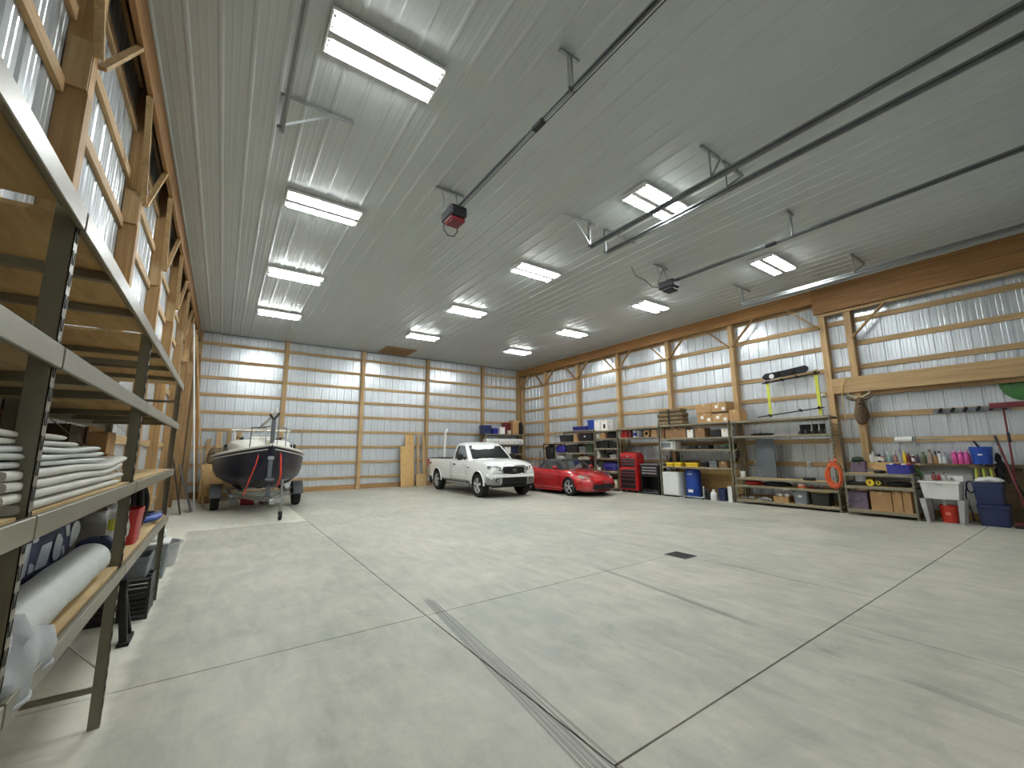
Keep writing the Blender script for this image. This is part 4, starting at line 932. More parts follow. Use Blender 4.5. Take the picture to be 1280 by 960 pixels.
def hull_ring(x):
    k = (x + 2.3) / 5.05             # 0 stern .. 1 bow
    b_ = 1.2 * (1 - max(0, (k - .32) / .68) ** 2.3) * (1 - .18 * max(0, (.32 - k) / .32) ** 2)
    b_ = max(b_, .015)
    zk = .66 + .10 * (1 - k) ** 3 + 1.02 * max(0, (k - .72) / .28) ** 3.0
    zs = 1.44 + .34 * k * k
    pr = [(0, 0), (.36, .015), (.68, .09), (.88, .27), (.96, .52), (.985, .78), (1.0, 1.0)]
    return [(x, b_ * u, zk + (zs - zk) * v) for u, v in pr], b_, zs
xs_ = [-2.3 + 5.05 * q for q in (0, .06, .15, .25, .35, .45, .55, .65, .73, .8, .86, .91, .95, .98, 1.0)]
rings = []
for x in xs_:
    h_, _, _ = hull_ring(x); rings.append(h_ + [(x, -y, z) for x, y, z in reversed(h_) if y > 0])
hull = MB().loft(rings)
part('hull', hull, HULL, bt, 50)
for s in (-1, 1):
    part('rub_rail', MB().tube([(x, s * (hull_ring(x)[1] + .01), hull_ring(x)[2] + .005) for x in xs_], .03, 8), DECK, bt, 60)
    part('sheer_stripe', MB().tube([(x, s * (hull_ring(x)[1] * .997 + .004), hull_ring(x)[2] - .09) for x in xs_[:-1]], .012, 6), DECK, bt, 60)
dr = []
for x in xs_:
    _, b_, zs = hull_ring(x); dr.append([(x, b_, zs), (x, b_ * .6, zs + .05), (x, 0, zs + .07), (x, -b_ * .6, zs + .05), (x, -b_, zs)])
part('deck', MB().loft(dr, False, False), DECK, bt, 60)
def cab_ring(x, wd, zt):
    zs = hull_ring(x)[2]; return [(x, wd, zs + .02), (x, wd * .93, zt - .08), (x, wd * .78, zt), (x, 0, zt + .05), (x, -wd * .78, zt), (x, -wd * .93, zt - .08), (x, -wd, zs + .02)]
part('cabin', MB().loft([cab_ring(-1.6, .85, 1.92), cab_ring(-1.5, .86, 1.95), cab_ring(-.4, .88, 1.97), cab_ring(.5, .74, 1.93), cab_ring(.95, .6, 1.83), cab_ring(1.25, .45, 1.68)]), DECK, bt, 35)
part('hatch', MB().box(-.9, -.3, 1.98, -.1, .3, 2.07), DECK, bt, bev=.02)
for s in (-1, 1):
    for x in (-.75, -.1): part('port_window', MB().cyl((x, s * .85, 1.75), (x, s * .93, 1.74), .10, n=16), GLASSD, bt, 40)
    part('grab_rail', MB().tube([(-1.3, s * .62, 2.04), (-.5, s * .62, 2.06), (.3, s * .56, 2.02)], .014, 6), pm('teak_dark', (.20, .14, .1), .6), bt, 60)
    for x in (-1.1, -.6, -.1): part('cabin_cleat', MB().box(x - .06, s * .5 - .02, 1.98, x + .06, s * .5 + .02, 2.06), BLACK, bt)
    part('gallows_post', MB().cyl((-.2, s * .66, 1.9), (-.2, s * .72, 2.26), .018, n=8), DECK, bt)
    part('pulpit_leg', MB().tube([(2.5, s * .12, 1.76), (2.5, s * .14, 2.22), (1.9, s * .4, 2.25)], .014, 6), STEEL, bt, 60); part('pulpit_leg', MB().tube([(1.75, s * .42, 1.72), (1.9, s * .4, 2.25)], .014, 6), STEEL, bt, 60)
    part('stanchion', MB().cyl((.6, s * .98, 1.64), (.6, s * .98, 2.15), .012, n=6), STEEL, bt); part('lifeline', MB().cyl((.6, s * .98, 2.14), (1.9, s * .4, 2.24), .004, n=5), STEEL, bt)
part('hull_strap', MB().tube([(2.3, -.2, 1.78), (2.5, -.3, 1.3), (2.45, -.40, .95), (2.1, -.48, .53)], .016, 6), REDOR, bt, 60); part('hull_strap', MB().tube([(2.3, .2, 1.72), (2.48, .24, 1.5), (2.48, .27, 1.0), (2.4, .22, .75)], .022, 6), REDOR, bt, 60)
part('gallows_bar', MB().cyl((-.2, -.78, 2.27), (-.2, .78, 2.27), .028, n=10), DECK, bt, 40)
part('pulpit_rail', MB().tube([(1.9, .4, 2.25), (2.5, .14, 2.24), (2.58, 0, 2.28), (2.5, -.14, 2.24), (1.9, -.4, 2.25)], .014, 6), STEEL, bt, 60)
part('bow_rope', MB().tube([(2.3 + .12 * math.cos(a * 1.3), .08 * math.sin(a), 1.80 + .008 * a) for a in [.5 * i for i in range(26)]], .014, 6), CREAM, bt, 60)
part('bow_light', MB().cyl((2.62, .04, 2.62), (2.62, .04, 2.72), .035, n=10), WHITE, bt, 40)
part('mast', MB().cyl((2.62, .02, 2.55), (-2.8, .02, 2.35), .045, n=12), pm('mast_alu', (.66, .66, .64), .35, .6), bt, 40)
part('keel_stub', MB().box(-.6, -.09, .56, .4, .09, .75), HULL, bt, bev=.03)
# things on the floor under the boat
t = thing('fuel_can', 'red fuel can on the floor under the sailboat hull', 'fuel can', (.78, 15.6, 0)); part('body', MB().box(-.18, -.12, 0, .18, .12, .34), RED, t, bev=.03); part('handle', MB().tube([(-.12, 0, .33), (-.08, 0, .40), (.06, 0, .40), (.1, 0, .33)], .018, 8), RED, t, 60); part('spout_cap', MB().cyl((.14, 0, .33), (.16, 0, .40), .03, n=10), BLACK, t)
t = thing('fuel_can', 'second red fuel can under the hull, on the side away from the planks', 'fuel can', (1.25, 15.7, 0)); part('body', MB().box(-.15, -.12, 0, .15, .12, .34), MAROON, t, bev=.03); part('handle', MB().tube([(-.12, 0, .33), (-.08, 0, .40), (.06, 0, .40), (.1, 0, .33)], .018, 8), MAROON, t, 60)
jug('white water jug on the floor beside the red fuel can under the hull', (.42, 15.5, 0), .2, .2, .42, WHITE, WHITE)
# ================= racks along the tool wall =================
def ypx(px, X, z):
    k = (px - 640) / FPX; r, _, f = CAMM; dz = z - CAMZ
    return (k * (f[0] * X + f[2] * dz) - r[0] * X - r[2] * dz) / (r[1] - k * f[1])
def fit(px0, px1, py0, lev, X=12.92):
    a, b = ypx(px0, X, lev), ypx(px1, X, lev)
    return (a + b) / 2, max(.04, a - b), max(.04, onx((px0 + px1) / 2, py0, X)[1] - lev)
XF, XB = 12.85, 13.46
GR = 'steel racks along the tool wall'
rack('shelving_rack', 'steel rack behind the red car, loaded with dark bins and a cream bag', XF, XB, [12.46, 15.0], [.12, .82, 1.48, 1.97, 2.45], 2.47, cross=False, beam=.06)
rack('shelving_rack', 'narrow steel rack with white cartons on top, beside the red tool chest', XF, XB, [11.2, 12.4], [.12, .74, 1.26, 1.66, 2.06, 2.39], 2.41, cross=False, beam=.06)
rack('shelving_rack', 'steel rack with only upper shelves, standing over the red tool chest', XF, XB, [9.28, 11.1], [2.06, 2.42], 2.44, cross=False, beam=.06)
rack('shelving_rack', 'steel rack with stacked cartons on top and the white fridge below', XF, XB, [6.74, 9.22], [1.02, 1.6, 1.98, 2.45], 2.47, cross=False, beam=.06)
rack('shelving_rack', 'steel rack with the orange hose and a grey panel behind it', XF, XB, [4.1, 6.68], [.12, .54, .75, 1.98, 2.44], 2.46, cross=False, beam=.06)
rack('workbench', 'low steel workbench with three shelves beside the utility sink', XF - .1, XB, [2.66, 3.95], [.14, .70, 1.0], 1.02, cross=False, beam=.07)
bpy.data.objects['workbench']['category'] = 'workbench'
rack('shelving_rack', 'dark narrow rack closest to the corner rack, behind the red car', 12.85, 13.35, [15.06, 15.86], [.5, 1.1, 1.9], 1.92, mat=RACKD, cross=False, beam=.05)
def C(label, px0, px1, py0, lev, dx=.4, X=12.92, **k):
    y, w_, h = fit(px0, px1, py0, lev, X); return carton(label, (X + dx / 2, y, lev), dx, w_, h, **k)
def T(label, px0, px1, py0, lev, mat, lid=None, dx=.4, X=12.92, **k):
    y, w_, h = fit(px0, px1, py0, lev, X); return tote(label, (X + dx / 2, y, lev), dx, w_, h, mat, lid, **k)
def Lp(name, label, cat, px0, px1, py0, lev, mat, dx=.35, X=12.92, **k):
    y, w_, h = fit(px0, px1, py0, lev, X); return lump(name, label, cat, (X + dx / 2, y, lev), dx / 2, w_ / 2, h / 2, mat, **k)
def Bt(label, px, py0, lev, r, mat, cap=WHITE, kind='round', X=13.0, group=None, band=None):
    y = ypx(px, X, lev); h = max(.06, onx(px, py0, X)[1] - lev); return bottle(label, (X, y, lev), h, r, mat, cap, kind, group, band)
SILV = pm('silver_paint', (.65, .65, .64), .35, .4)
# --- rack behind the red car
T('shallow blue tray on top of the rack behind the red car', 715, 733.4, 533, 2.45, BLUEV, None, .35)
T('tall blue tub beside the white cartons on top of the racks', 734, 742, 525, 2.45, BLUE, None, .35)
T('black bin with no lid on the upper shelf behind the red car', 699, 716, 544, 1.97, BLACK, None, .35)
C('narrow kraft carton between two black bins on the upper shelf', 717, 721.5, 543, 1.97, .35)
T('black bin with red lid and round white sticker on the upper shelf', 722.5, 740, 541, 1.97, BLACK, MAROON, .35, tag_=True)
Lp('cloth_bag', 'violet-blue cloth bag on the shelf below the black bin', 'bag', 693, 705, 557, 1.48, BLUEV, .3, seed=31)
T('black bin on the middle shelf beside the violet-blue bag', 708, 722, 556, 1.48, BLACK, BLACK, .35)
T('small grey bin on the middle shelf between black ones', 723, 731, 558, 1.48, GREY, None, .3)
T('dark green bin at the end of the middle shelf', 732.5, 741, 555, 1.48, GREEND, BLACK, .35)
zc = onx(700, 577, 12.92)[1]
t = Lp('helmet', 'white sports helmet with dark opening, above the red car', 'helmet', 695, 704, 568, zc + .006, WHITE, .3, seed=2, amp=.02)
part('visor', MB().sph((-.08, -.02, .12), .09, .09, .07, 12, 8), BLACKM, t, 60)
T('black bin under the white helmet on the lower shelf', 693, 707, 577, .82, BLACK, BLACK, .35)
T('long black bin under the cream bag on the lower shelf', 721, 741, 576, .82, BLACK, BLACK, .38)
zc = onx(731, 576, 12.92)[1]
Lp('cloth_bag', 'cream cloth bag lying on a long black bin', 'bag', 721, 736, 570.5, zc + .006, CREAM, .3, seed=5)
Lp('boxing_gloves', 'dark red glove lying beside the cream bag', 'glove', 736.5, 740.5, 570, zc + .006, MAROON, .2, seed=6)
T('black bin low behind the nose of the red car', 724, 740, 592, .12, BLACK, BLACK, .4)
Lp('folded_chair_bag', 'black bag on the upper part of the dark narrow rack', 'bag', 681, 690, 557, 1.1, BLACK, .3, seed=8)
Lp('cloth_bag', 'navy bag on the lower shelf of the dark narrow rack', 'bag', 680, 691, 575, .5, CLOTH, .3, seed=9)
# --- narrow rack with white cartons
C('white carton beside the tall blue tub on top of the narrow rack', 743, 750, 525, 2.39, .3, mat=PAPER)
t = C('white carton with dark picture panel on top of the narrow rack', 751.5, 759.5, 524.5, 2.39, .3, mat=PAPER)
part('picture_panel', MB().box(-.152, -.06, .08, -.1502, .05, .26), BLACKM, t)
C('grey-white carton at the sink end on top of the narrow rack', 760.5, 766, 525.5, 2.39, .3, mat=pm('grey_carton', (.72, .72, .70), .7))
Lp('white_sack', 'white sack slumped on the upper shelf of the narrow rack', 'sack', 743.5, 748.5, 542, 2.06, WHITE, .25, seed=14)
C('small kraft carton beside the white sack, narrow rack', 749.5, 757, 541, 2.06, .3)
Lp('cloth_bag', 'dark cloth bag beside the small kraft carton, narrow rack', 'bag', 758, 768, 539, 2.06, BLACKM, .3, seed=15)
T('dark flat bin on the second shelf of the narrow rack', 744.5, 760, 551, 1.66, BLACK, GREEND, .35)
T('black bin at the sink end of the second shelf, narrow rack', 761, 769.5, 552, 1.66, BLACK, None, .3)
jug('white pitcher on the middle shelf of the narrow rack', (13.0, ypx(748.5, 13, 1.26), 1.26), .14, .14, .36, WHITE, WHITE, name='pitcher')
T('dark tub in the middle of the middle shelf, narrow rack', 753, 760, 566, 1.26, BLACKM, None, .3)
T('grey flat tray at the sink end of the middle shelf, narrow rack', 762, 769.5, 568.5, 1.26, GREYL, None, .3)
Lp('cloth_bag', 'bright blue cloth bag on the lower shelf of the narrow rack', 'bag', 752, 770, 578, .74, BLUEV, .35, seed=16)
Bt('pale bottle standing beside the bright blue bag', 747, 581, .74, .05, CREAM)
Bt('second pale bottle crowding the bright blue bag', 750, 583, .74, .05, WHITE, BLACK)
C('pale printed carton on the bottom shelf behind the car nose', 764, 771.5, 600, .12, .3, mat=CREAM)
C('kraft carton beside the pale printed carton on the bottom shelf', 756, 763, 602, .12, .3)
# --- upper rack over the tool chest
L6 = 2.06
Bt('white squat bottle at the start of the shelf over the tool chest', 775, 539, L6, .06, WHITE)
for k, (px, c_) in enumerate(((779.5, 'first red fuel jug from the white squat bottle'), (783.5, 'middle red fuel jug on the shelf over the tool chest'), (788.5, 'dark red jug beside the tall white bottle'))):
    jug(c_, (13.0, ypx(px, 13, L6), L6), .16, .13, .34, RED if k < 2 else MAROON, BLACK)
Bt('tall white bottle with blue band on the shelf over the tool chest', 794, 535, L6, .07, WHITE, GREYL, band=BLUE)
t = thing('carpet_roll', 'rolled dark mat with light end beside the kraft carton', 'mat', (12.95, ypx(808, 12.95, L6), L6)); part('roll', MB().cyl((0, 0, .13), (.45, 0, .13), .13, n=20), CARD, t, 40); part('core', MB().cyl((-.004, 0, .13), (.0, 0, .13), .07, n=14), BLACKM, t)
C('small kraft carton at the sink end of the shelf over the tool chest', 814, 821.5, 537, L6, .35)
Lp('cloth_bag', 'grey cloth bag between the tall white bottle and the rolled mat', 'bag', 797.5, 802, 538, L6, GREY, .25, seed=19)
# red tool chest
yc, w_, _ = fit(776, 797, 560, 0, 12.75)
t = thing('tool_chest', 'red rolling tool chest with black drawers and a humped lid', 'tool chest', (13.0, yc, 0))
W2 = w_ / 2
for sx in (-1, 1):
    for sy in (-1, 1): part('caster', MB().cyl((sx * .18, sy * (W2 - .08) - .02, .05), (sx * .18, sy * (W2 - .08) + .02, .05), .05, n=12), BLACK, t)
part('cabinet', MB().box(-.25, -W2, .10, .25, W2, .92), REDP, t, bev=.01)
part('top_chest', MB().box(-.22, -W2 + .02, .925, .25, W2 - .02, 1.33), REDP, t, bev=.01)
part('lid', MB().loft([[(-.23, s * (W2 - .01), 1.33), (-.20, s * (W2 - .03), 1.45), (-.08, s * (W2 - .08), 1.50), (.2, s * (W2 - .08), 1.50), (.25, s * (W2 - .01), 1.33)] for s in (-1, 1)]), REDP, t, bev=.01)
for i, (z0, z1) in enumerate(((.16, .33), (.35, .50), (.52, .64), (.66, .75), (.77, .86))):
    d = part('drawer', MB().box(-.262, -W2 + .06, z0, -.25, W2 - .06, z1), BLACK, t, bev=.003); part('pull', MB().box(-.272, -W2 + .08, z1 - .03, -.262, W2 - .08, z1 - .012), STEEL, d)
for z0, z1 in ((.97, 1.07), (1.09, 1.17), (1.19, 1.27)):
    d = part('drawer', MB().box(-.232, -W2 + .07, z0, -.22, W2 - .07, z1), BLACK, t, bev=.003); part('pull', MB().box(-.242, -W2 + .09, z1 - .03, -.232, W2 - .09, z1 - .012), STEEL, d)
part('lid_latch', MB().box(-.24, -.04, 1.32, -.22, .04, 1.38), CHROME, t); part('side_handle', MB().tube([(-.1, -W2, .8), (-.1, -W2 - .06, .82), (.1, -W2 - .06, .82), (.1, -W2, .8)], .012, 6), CHROME, t, 60)
y0, w2, _ = fit(802, 824, 580, 0, 12.85)
t = thing('tool_cabinet', 'black tool cabinet with three pale drawers and open base', 'tool cabinet', (13.12, y0, 0)); W2 = w2 / 2
part('frame', MB().box(-.25, -W2, .62, .25, W2, 1.04).box(-.25, -W2, .04, .25, -W2 + .03, .62).box(-.25, W2 - .03, .04, .25, W2, .62).box(.22, -W2, .04, .25, W2, .62).box(-.25, -W2, .0, .25, W2, .06), BLACK, t)
part('worktop', MB().box(-.27, -W2 - .02, 1.04, .26, W2 + .02, 1.075), GREY, t, bev=.004)
for z in (.70, .80, .90):
    d = part('drawer', MB().box(-.262, -W2 + .05, z, -.25, W2 - .05, z + .085), BLACK, t); part('drawer_front', MB().box(-.27, -W2 + .07, z + .02, -.262, W2 - .07, z + .065), SILV, d)
for k in range(6):
    y = y0 - W2 + .1 + k * (w2 - .2) / 5
    o = lump('work_shoe', 'black work shoe in the open base of the black tool cabinet', 'shoe', (12.98, y, .061), .13, .045, .05, BLACKM, 'shoes in the tool cabinet', 40 + k, .05, lambda t: (part('sole', MB().box(-.12, -.04, 0, .12, .04, .015), GREY, t), ridge(t, [(-.03, -.03, .09), (-.03, .03, .09)], .006, WHITE, 'laces')), n=12, m=6)
# --- carton rack
t = Lp('folded_tarp', 'brown folded canvas tarp bundle on top of the carton rack', 'tarp', 822, 853, 512, 2.45, BROWN, .42, seed=50, amp=.03)
bpy.data.objects.remove(t.children[0]); w3, h3 = fit(822, 853, 511, 2.45)[1:]
for k in range(4):
    z0 = h3 * k / 4; q = 1 - .03 * (k % 2) - (.08 if k == 3 else 0)
    part('fold', MB().box(-.22 * q, -w3 * .5 * q, z0, .22 * q, w3 * .5 * q, z0 + h3 / 4 * .98), BROWN, t, 50, bev=.028)
part('strap', MB().box(-.235, -.03, 0, -.225, .03, h3 * .98), BLACKM, t)
C('shut carton on top of the rack, upper row beside the brown tarp', 870, 889, 505, onx(880, 516, 12.92)[1], .45)
z2 = onx(880, 516.5, 12.92)[1]
C('labelled carton in the lower row, nearest the brown tarp', 872, 890, 516.5, 2.45, .45, marks=2)
C('labelled carton in the middle of the lower row of stacked cartons', 890.6, 911, 516.5, 2.45, .45, marks=2)
C('big labelled carton in the upper row of stacked cartons', 889.5, 908, 502.5, z2 + .004, .5, marks=2)
C('plain carton at the sink end of the stacked carton row', 911.8, 925, 512, 2.45, .45)
C('long low brown carton on the second shelf of the carton rack', 832, 857.5, 536, 1.98, .4, mat=CARDD)
C('upright white carton beside the long low brown one', 859, 866.5, 537, 1.98, .25, mat=PAPER)
C('brown carton between the two white cartons, carton rack', 869, 881, 535, 1.98, .4, mat=CARDD)
C('square white carton at the sink end of the second shelf', 902, 910.5, 536, 1.98, .25, mat=PAPER)
T('dark ribbed bin behind on the second shelf near the white carton', 887, 900, 537, 1.98, BLACK, None, .35)
C('dark brown carton at the tool-cabinet end of the second shelf', 824, 830, 536, 1.98, .35, mat=CARDD)
y, w_, h = fit(825, 844, 551.5, 1.6); t = thing('microwave_oven', 'white microwave oven on the third shelf of the carton rack', 'microwave', (13.1, y, 1.6))
part('case', MB().box(-.18, -w_ / 2, 0, .18, w_ / 2, h), WHITE, t, bev=.01); d = part('door', MB().box(-.19, -w_ / 2 + .11, .02, -.18, w_ / 2 - .01, h - .02), WHITE, t); part('window', MB().box(-.193, -w_ / 2 + .17, .06, -.19, w_ / 2 - .05, h - .06), GREY, d); part('keypad', MB().box(-.185, -w_ / 2 + .02, .03, -.18, -w_ / 2 + .09, h - .03), GREYL, t)
for px0, px1, py0, lab in ((857, 870, 557, 'black tool case lying flat, third shelf of the carton rack'), (871.5, 886, 556, 'second black tool case beside the flat one, third shelf'), (902, 913, 555, 'dark green tool case at the sink end of the third shelf')):
    y, w_, h = fit(px0, px1, py0, 1.6); t = thing('tool_case', lab, 'tool case', (13.08, y, 1.6)); m_ = GREEND if 'green' in lab else BLACK
    part('shell', MB().box(-.16, -w_ / 2, 0, .16, w_ / 2, h), m_, t, bev=.02); part('handle', MB().tube([(-.16, -.06, h * .5), (-.2, -.05, h * .5), (-.2, .05, h * .5), (-.16, .06, h * .5)], .01, 6), BLACKM, t, 60); part('latch', MB().box(-.168, w_ * .2, h * .4, -.16, w_ * .3, h * .7), STEEL, t)
for k, (px0, px1, lab) in enumerate(((832, 841, 'yellow open bin farthest from the hose, full of spray bottles'), (842, 851, 'yellow open bin in the middle of the tool shelf'), (856, 872, 'longer yellow open bin full of oddments'))):
    T(lab, px0, px1, 578 if k < 2 else 578.5, 1.02, YEL, None, .3, name='parts_bin', fill=[BLACKM, ORANGE, CARDD, GREEN])
for k, (px, c_, m_) in enumerate(((835, 'brown oil bottle standing behind the first yellow bin', CARDD), (838.5, 'black oil bottle standing behind the first yellow bin', BLACK), (845, 'orange-capped bottle standing behind the middle yellow bin', CARDD), (848.5, 'dark bottle standing behind the middle yellow bin', BLACKM), (853.5, 'green bottle standing between the yellow bins', GREEN))):
    Bt(c_, px, 569, 1.02, .04, m_, ORANGE if k == 2 else BLACK, X=13.32)
T('dark tray of fittings beside the longer yellow bin', 874, 884, 577, 1.02, BLACK, None, .28, fill=[GREYL, BLACKM])
T('grey parts tray on the tool shelf next to the fittings', 885.5, 896, 576, 1.02, GREY, None, .28, fill=[STEEL, CARDD])
C('small open brown box at the sink end of the tool shelf', 899, 909, 577, 1.02, .25, mat=CARDD)
# fridge
y, w_, h = fit(829.5, 849, 590, 0, 12.82); t = thing('mini_fridge', 'white mini fridge standing on the floor under the carton rack', 'fridge', (13.08, y, 0))
part('cabinet', MB().box(-.20, -w_ / 2, .03, .26, w_ / 2, h), WHITE, t, bev=.012); part('door', MB().box(-.26, -w_ / 2, .05, -.206, w_ / 2, h - .01), WHITE, t, bev=.015); part('hinge', MB().box(-.25, -w_ / 2 + .02, h, -.15, -w_ / 2 + .08, h + .012), GREYL, t); part('foot', MB().box(-.22, -w_ / 2 + .03, 0, .24, w_ / 2 - .03, .03), BLACKM, t)
y, w_, h = fit(856, 873, 587, 0, 13.0); r = w_ / 2
t = thing('plastic_drum', 'blue plastic drum with white label standing beside the mini fridge', 'drum', (13.18, y, 0))
part('shell', MB().lathe([(r * .92, 0), (r, .05), (r, h * .3), (r * 1.03, h * .33), (r, h * .36), (r, h * .66), (r * 1.03, h * .69), (r, h * .72), (r, h * .92), (r * .92, h * .97), (r * .88, h)], 28), BLUE, t, 40); part('bung', MB().cyl((.08, .08, h), (.08, .08, h + .03), .04, n=12), WHITE, t)
part('label_patch', MB().loft([[(r * 1.005 * math.cos(a), r * 1.005 * math.sin(a), z) for a in [rad(q) for q in range(165, 206, 8)]] for z in (h * .2, h * .3)], False, False), PAPER, t); part('label_patch', MB().loft([[(r * 1.005 * math.cos(a), r * 1.005 * math.sin(a), z) for a in [rad(q) for q in range(165, 206, 8)]] for z in (h * .82, h * .86)], False, False), GREYL, t)
t = thing('hand_truck', 'grey flat dolly tray on the floor before the blue drum', 'dolly', (12.84, ypx(868, 12.84, 0), 0)); part('tray', MB().box(-.06, -.36, .05, .06, .36, .07), GREYL, t); part('upright', MB().box(-.02, -.36, .07, .02, -.33, .42), GREYL, t)
for s in (-1, 1): part('wheel', MB().cyl((-.05, s * .3, .025), (.05, s * .3, .025), .025, n=10), BLACK, t)
bottle('white round-shouldered jug on the floor under the carton rack', (12.93, ypx(893, 12.93, 0), 0), .33, .10, WHITE, WHITE)
T('small navy bin on the floor beside the white jug', 898, 907, 611, 0, NAVY, None, .3, X=12.9)
for k, (px, lab) in enumerate(((883, 'black bottle on the floor beside the grey dolly'), (886.5, 'second black bottle on the floor, nearer the white jug'))): bottle(lab, (12.95, ypx(px, 12.95, 0), 0), .36, .05, BLACK, MAROON if k else BLACK)
y, w_, h = fit(911, 916.5, 608, 0, 12.8); t = thing('foam_panel', 'narrow white panel standing on the floor against the rack upright', 'panel', (12.80, y, 0)); part('sheet', MB().box(-.012, -w_ / 2, 0, .012, w_ / 2, h), WHITE, t, bev=.003); part('edge_strip', MB().box(-.014, -w_ / 2, 0, .014, -w_ / 2 + .01, h), GREYL, t)
t['category'] = 'board'; t.name = 'foam_board'
# wires hanging at the end of the carton rack
t = thing('cable_bundle', 'black cables hanging in loops between the two racks', 'cable', (13.5, 7.02, 1.08))
for k in range(5): part('cable', MB().tube([(.02 * k, .1 * math.sin(a) * (1 + .15 * k) , .40 + .30 * math.cos(a)) for a in [rad(q) for q in range(0, 360, 20)]], .010, 6, True), BLACKM, t, 60)
# --- rack with the orange hose
LV = {1: .12, 2: .54, 3: .75, 4: 1.98}
y = ypx(961, 13.4, .75); t = thing('metal_panel', 'tall grey sheet metal panel standing on the bench shelf', 'sheet metal', (13.36, y, .75)); part('sheet', MB().box(-.01, -.26, 0, .01, .26, 1.14), pm('slate_grey', (.40, .43, .46), .5), t); part('bent_edge', MB().box(-.025, -.26, 0, -.01, -.245, 1.14), GREY, t)
prof_thing('paint_can', 'white paint can on the bench shelf beside the rack upright', 'can', (13.05, ypx(929, 13.05, .75), .75), [(.07, 0), (.075, .01), (.075, .17), (.07, .18)], WHITE, [(.066, .178), (.066, .186)], STEEL)
t = thing('tool_case', 'small black case on the bench shelf near the orange hose', 'tool case', (13.05, ypx(1012, 13.05, .75), .75)); part('shell', MB().box(-.1, -.12, 0, .1, .12, .07), BLACK, t, bev=.012); part('handle', MB().box(-.12, -.05, .025, -.1, .05, .04), BLACKM, t)
Lp('cloth_bag', 'flat red cloth bag on the shelf under the grey panel', 'bag', 929, 950, 601, .54, RED, .35, seed=60)
Lp('cloth_bag', 'flat dark cloth bag beside the red one under the grey panel', 'bag', 953, 985, 603, .54, BLACKM, .35, seed=61)
prof_thing('wax_tub', 'white round tub with an orange lower half on the second shelf', 'tub', (13.0, ypx(1003, 13, .54), .54), [(.08, 0), (.10, .06), (.10, .10), (.06, .15)], WHITE, None, None, None, 16, (.102, .02, .07), ORANGE)
for k, (px, m_, lab) in enumerate(((1011, MAROON, 'maroon can beside the white round tub'), (1015, RED, 'red can in the row beside the orange hose'), (1019, BLACK, 'black can in the row beside the orange hose'), (1023, NAVY, 'navy can in the row beside the orange hose'), (1027, GREEND, 'green can in the row beside the orange hose'))):
    Bt(lab, px, 607.5 + k * .4, .54, .034, m_, BLACK if k % 2 else WHITE, 'can')
for k, px in enumerate((931, 940, 951, 957, 962)):
    lump('pipe_fitting', 'pale metal pipe fitting lying on the bottom shelf under the grey panel', 'fitting', (13.0, ypx(px, 13, .12), .12), .07, .08, .04 + .01 * (k % 2), GREYL if k % 2 else SILV, 'fittings on the bottom shelf', 70 + k, .1, lambda t: part('socket', MB().cyl((-.09, 0, .04), (-.04, 0, .04), .035, n=10), GREY, t), n=12, m=6)
t = C('open kraft tray heaped with white pipe fittings, bottom shelf', 967.5, 986, 620.5, .12, .3)
for k in range(6): part('fitting', MB().sph((-.08 + .06 * (k % 3), -.14 + .055 * k, t.children[0].dimensions.z + .035), .05, .06, .045, 10, 6), WHITE, t, 60)
T('grey tote with white label on the bottom shelf under the hose rack', 992, 1010, 613.5, .12, GREY, GREYL, .4, tag_=True)
T('black tote with yellow lid on the bottom shelf under the hose rack', 1014, 1038, 614.5, .12, BLACK, YEL, .4)
for k, (px, lab) in enumerate(((1003, 'black ski boot nearest the middle of the upper shelf'), (1010, 'second black ski boot along the upper shelf'), (1019, 'third black ski boot along the upper shelf'), (1028, 'black ski boot nearest the rack upright'))):
    t = thing('ski_boot', lab, 'boot', (13.1, ypx(px, 13.1, 1.98), 1.98), 0, 'ski boots on the upper shelf')
    part('shell', MB().loft([[(-.15, -.05, 0), (.13, -.05, 0), (.13, -.05, .1), (.02, -.05, .14), (-.15, -.05, .07)], [(-.15, .05, 0), (.13, .05, 0), (.13, .05, .1), (.02, .05, .14), (-.15, .05, .07)]]), BLACK, t, bev=.02); part('cuff', MB().lathe([(.06, .1), (.065, .2), (.07, .27), (.05, .27)], 12, (.06, 0, 0)), BLACKM, t, 40); part('buckle', MB().box(-.02, -.057, .1, .04, -.05, .12).box(-.02, .05, .1, .04, .057, .12), GREYL, t)
t = thing('ski_bag', 'dark flat ski bag lying on the upper shelf of the hose rack', 'bag', (13.15, ypx(952, 13.1, 1.98), 1.98)); part('cover', MB().sph((0, 0, .04), .12, .35, .04, 16, 8), BLACKM, t, 60); part('strap', MB().tube([(-.1, -.1, .05), (-.05, 0, .1), (-.1, .1, .05)], .01, 6), GREY, t, 60)
# orange hose hung on the upright
y = ypx(1043, 12.8, .95); t = thing('extension_cord', 'coiled orange air hose hanging on the rack upright', 'hose', (12.79, y, .95), 0)
for k in range(6): part('loop', MB().tube([(-.008 * k + .03, (.13 + .016 * (k % 3)) * math.sin(a) + .01 * (k - 2), (.25 + .018 * ((k * 2) % 5)) * math.cos(a) - .01 * k) for a in [rad(q) for q in range(0, 360, 15)]], .016, 7, True), ORANGE, t, 60)
part('wrap', MB().tube([(-.01, .09 * math.cos(q) - .0, .33 + .01 * math.sin(3 * q)) for q in [rad(u) for u in range(0, 181, 20)]] + [(.0, -.04, .42)], .016, 7), ORANGE, t, 60); part('hook', MB().tube([(.06, 0, .42), (0, 0, .42), (-.03, 0, .30)], .008, 6), STEEL, t, 60)
t.name = 'air_hose'
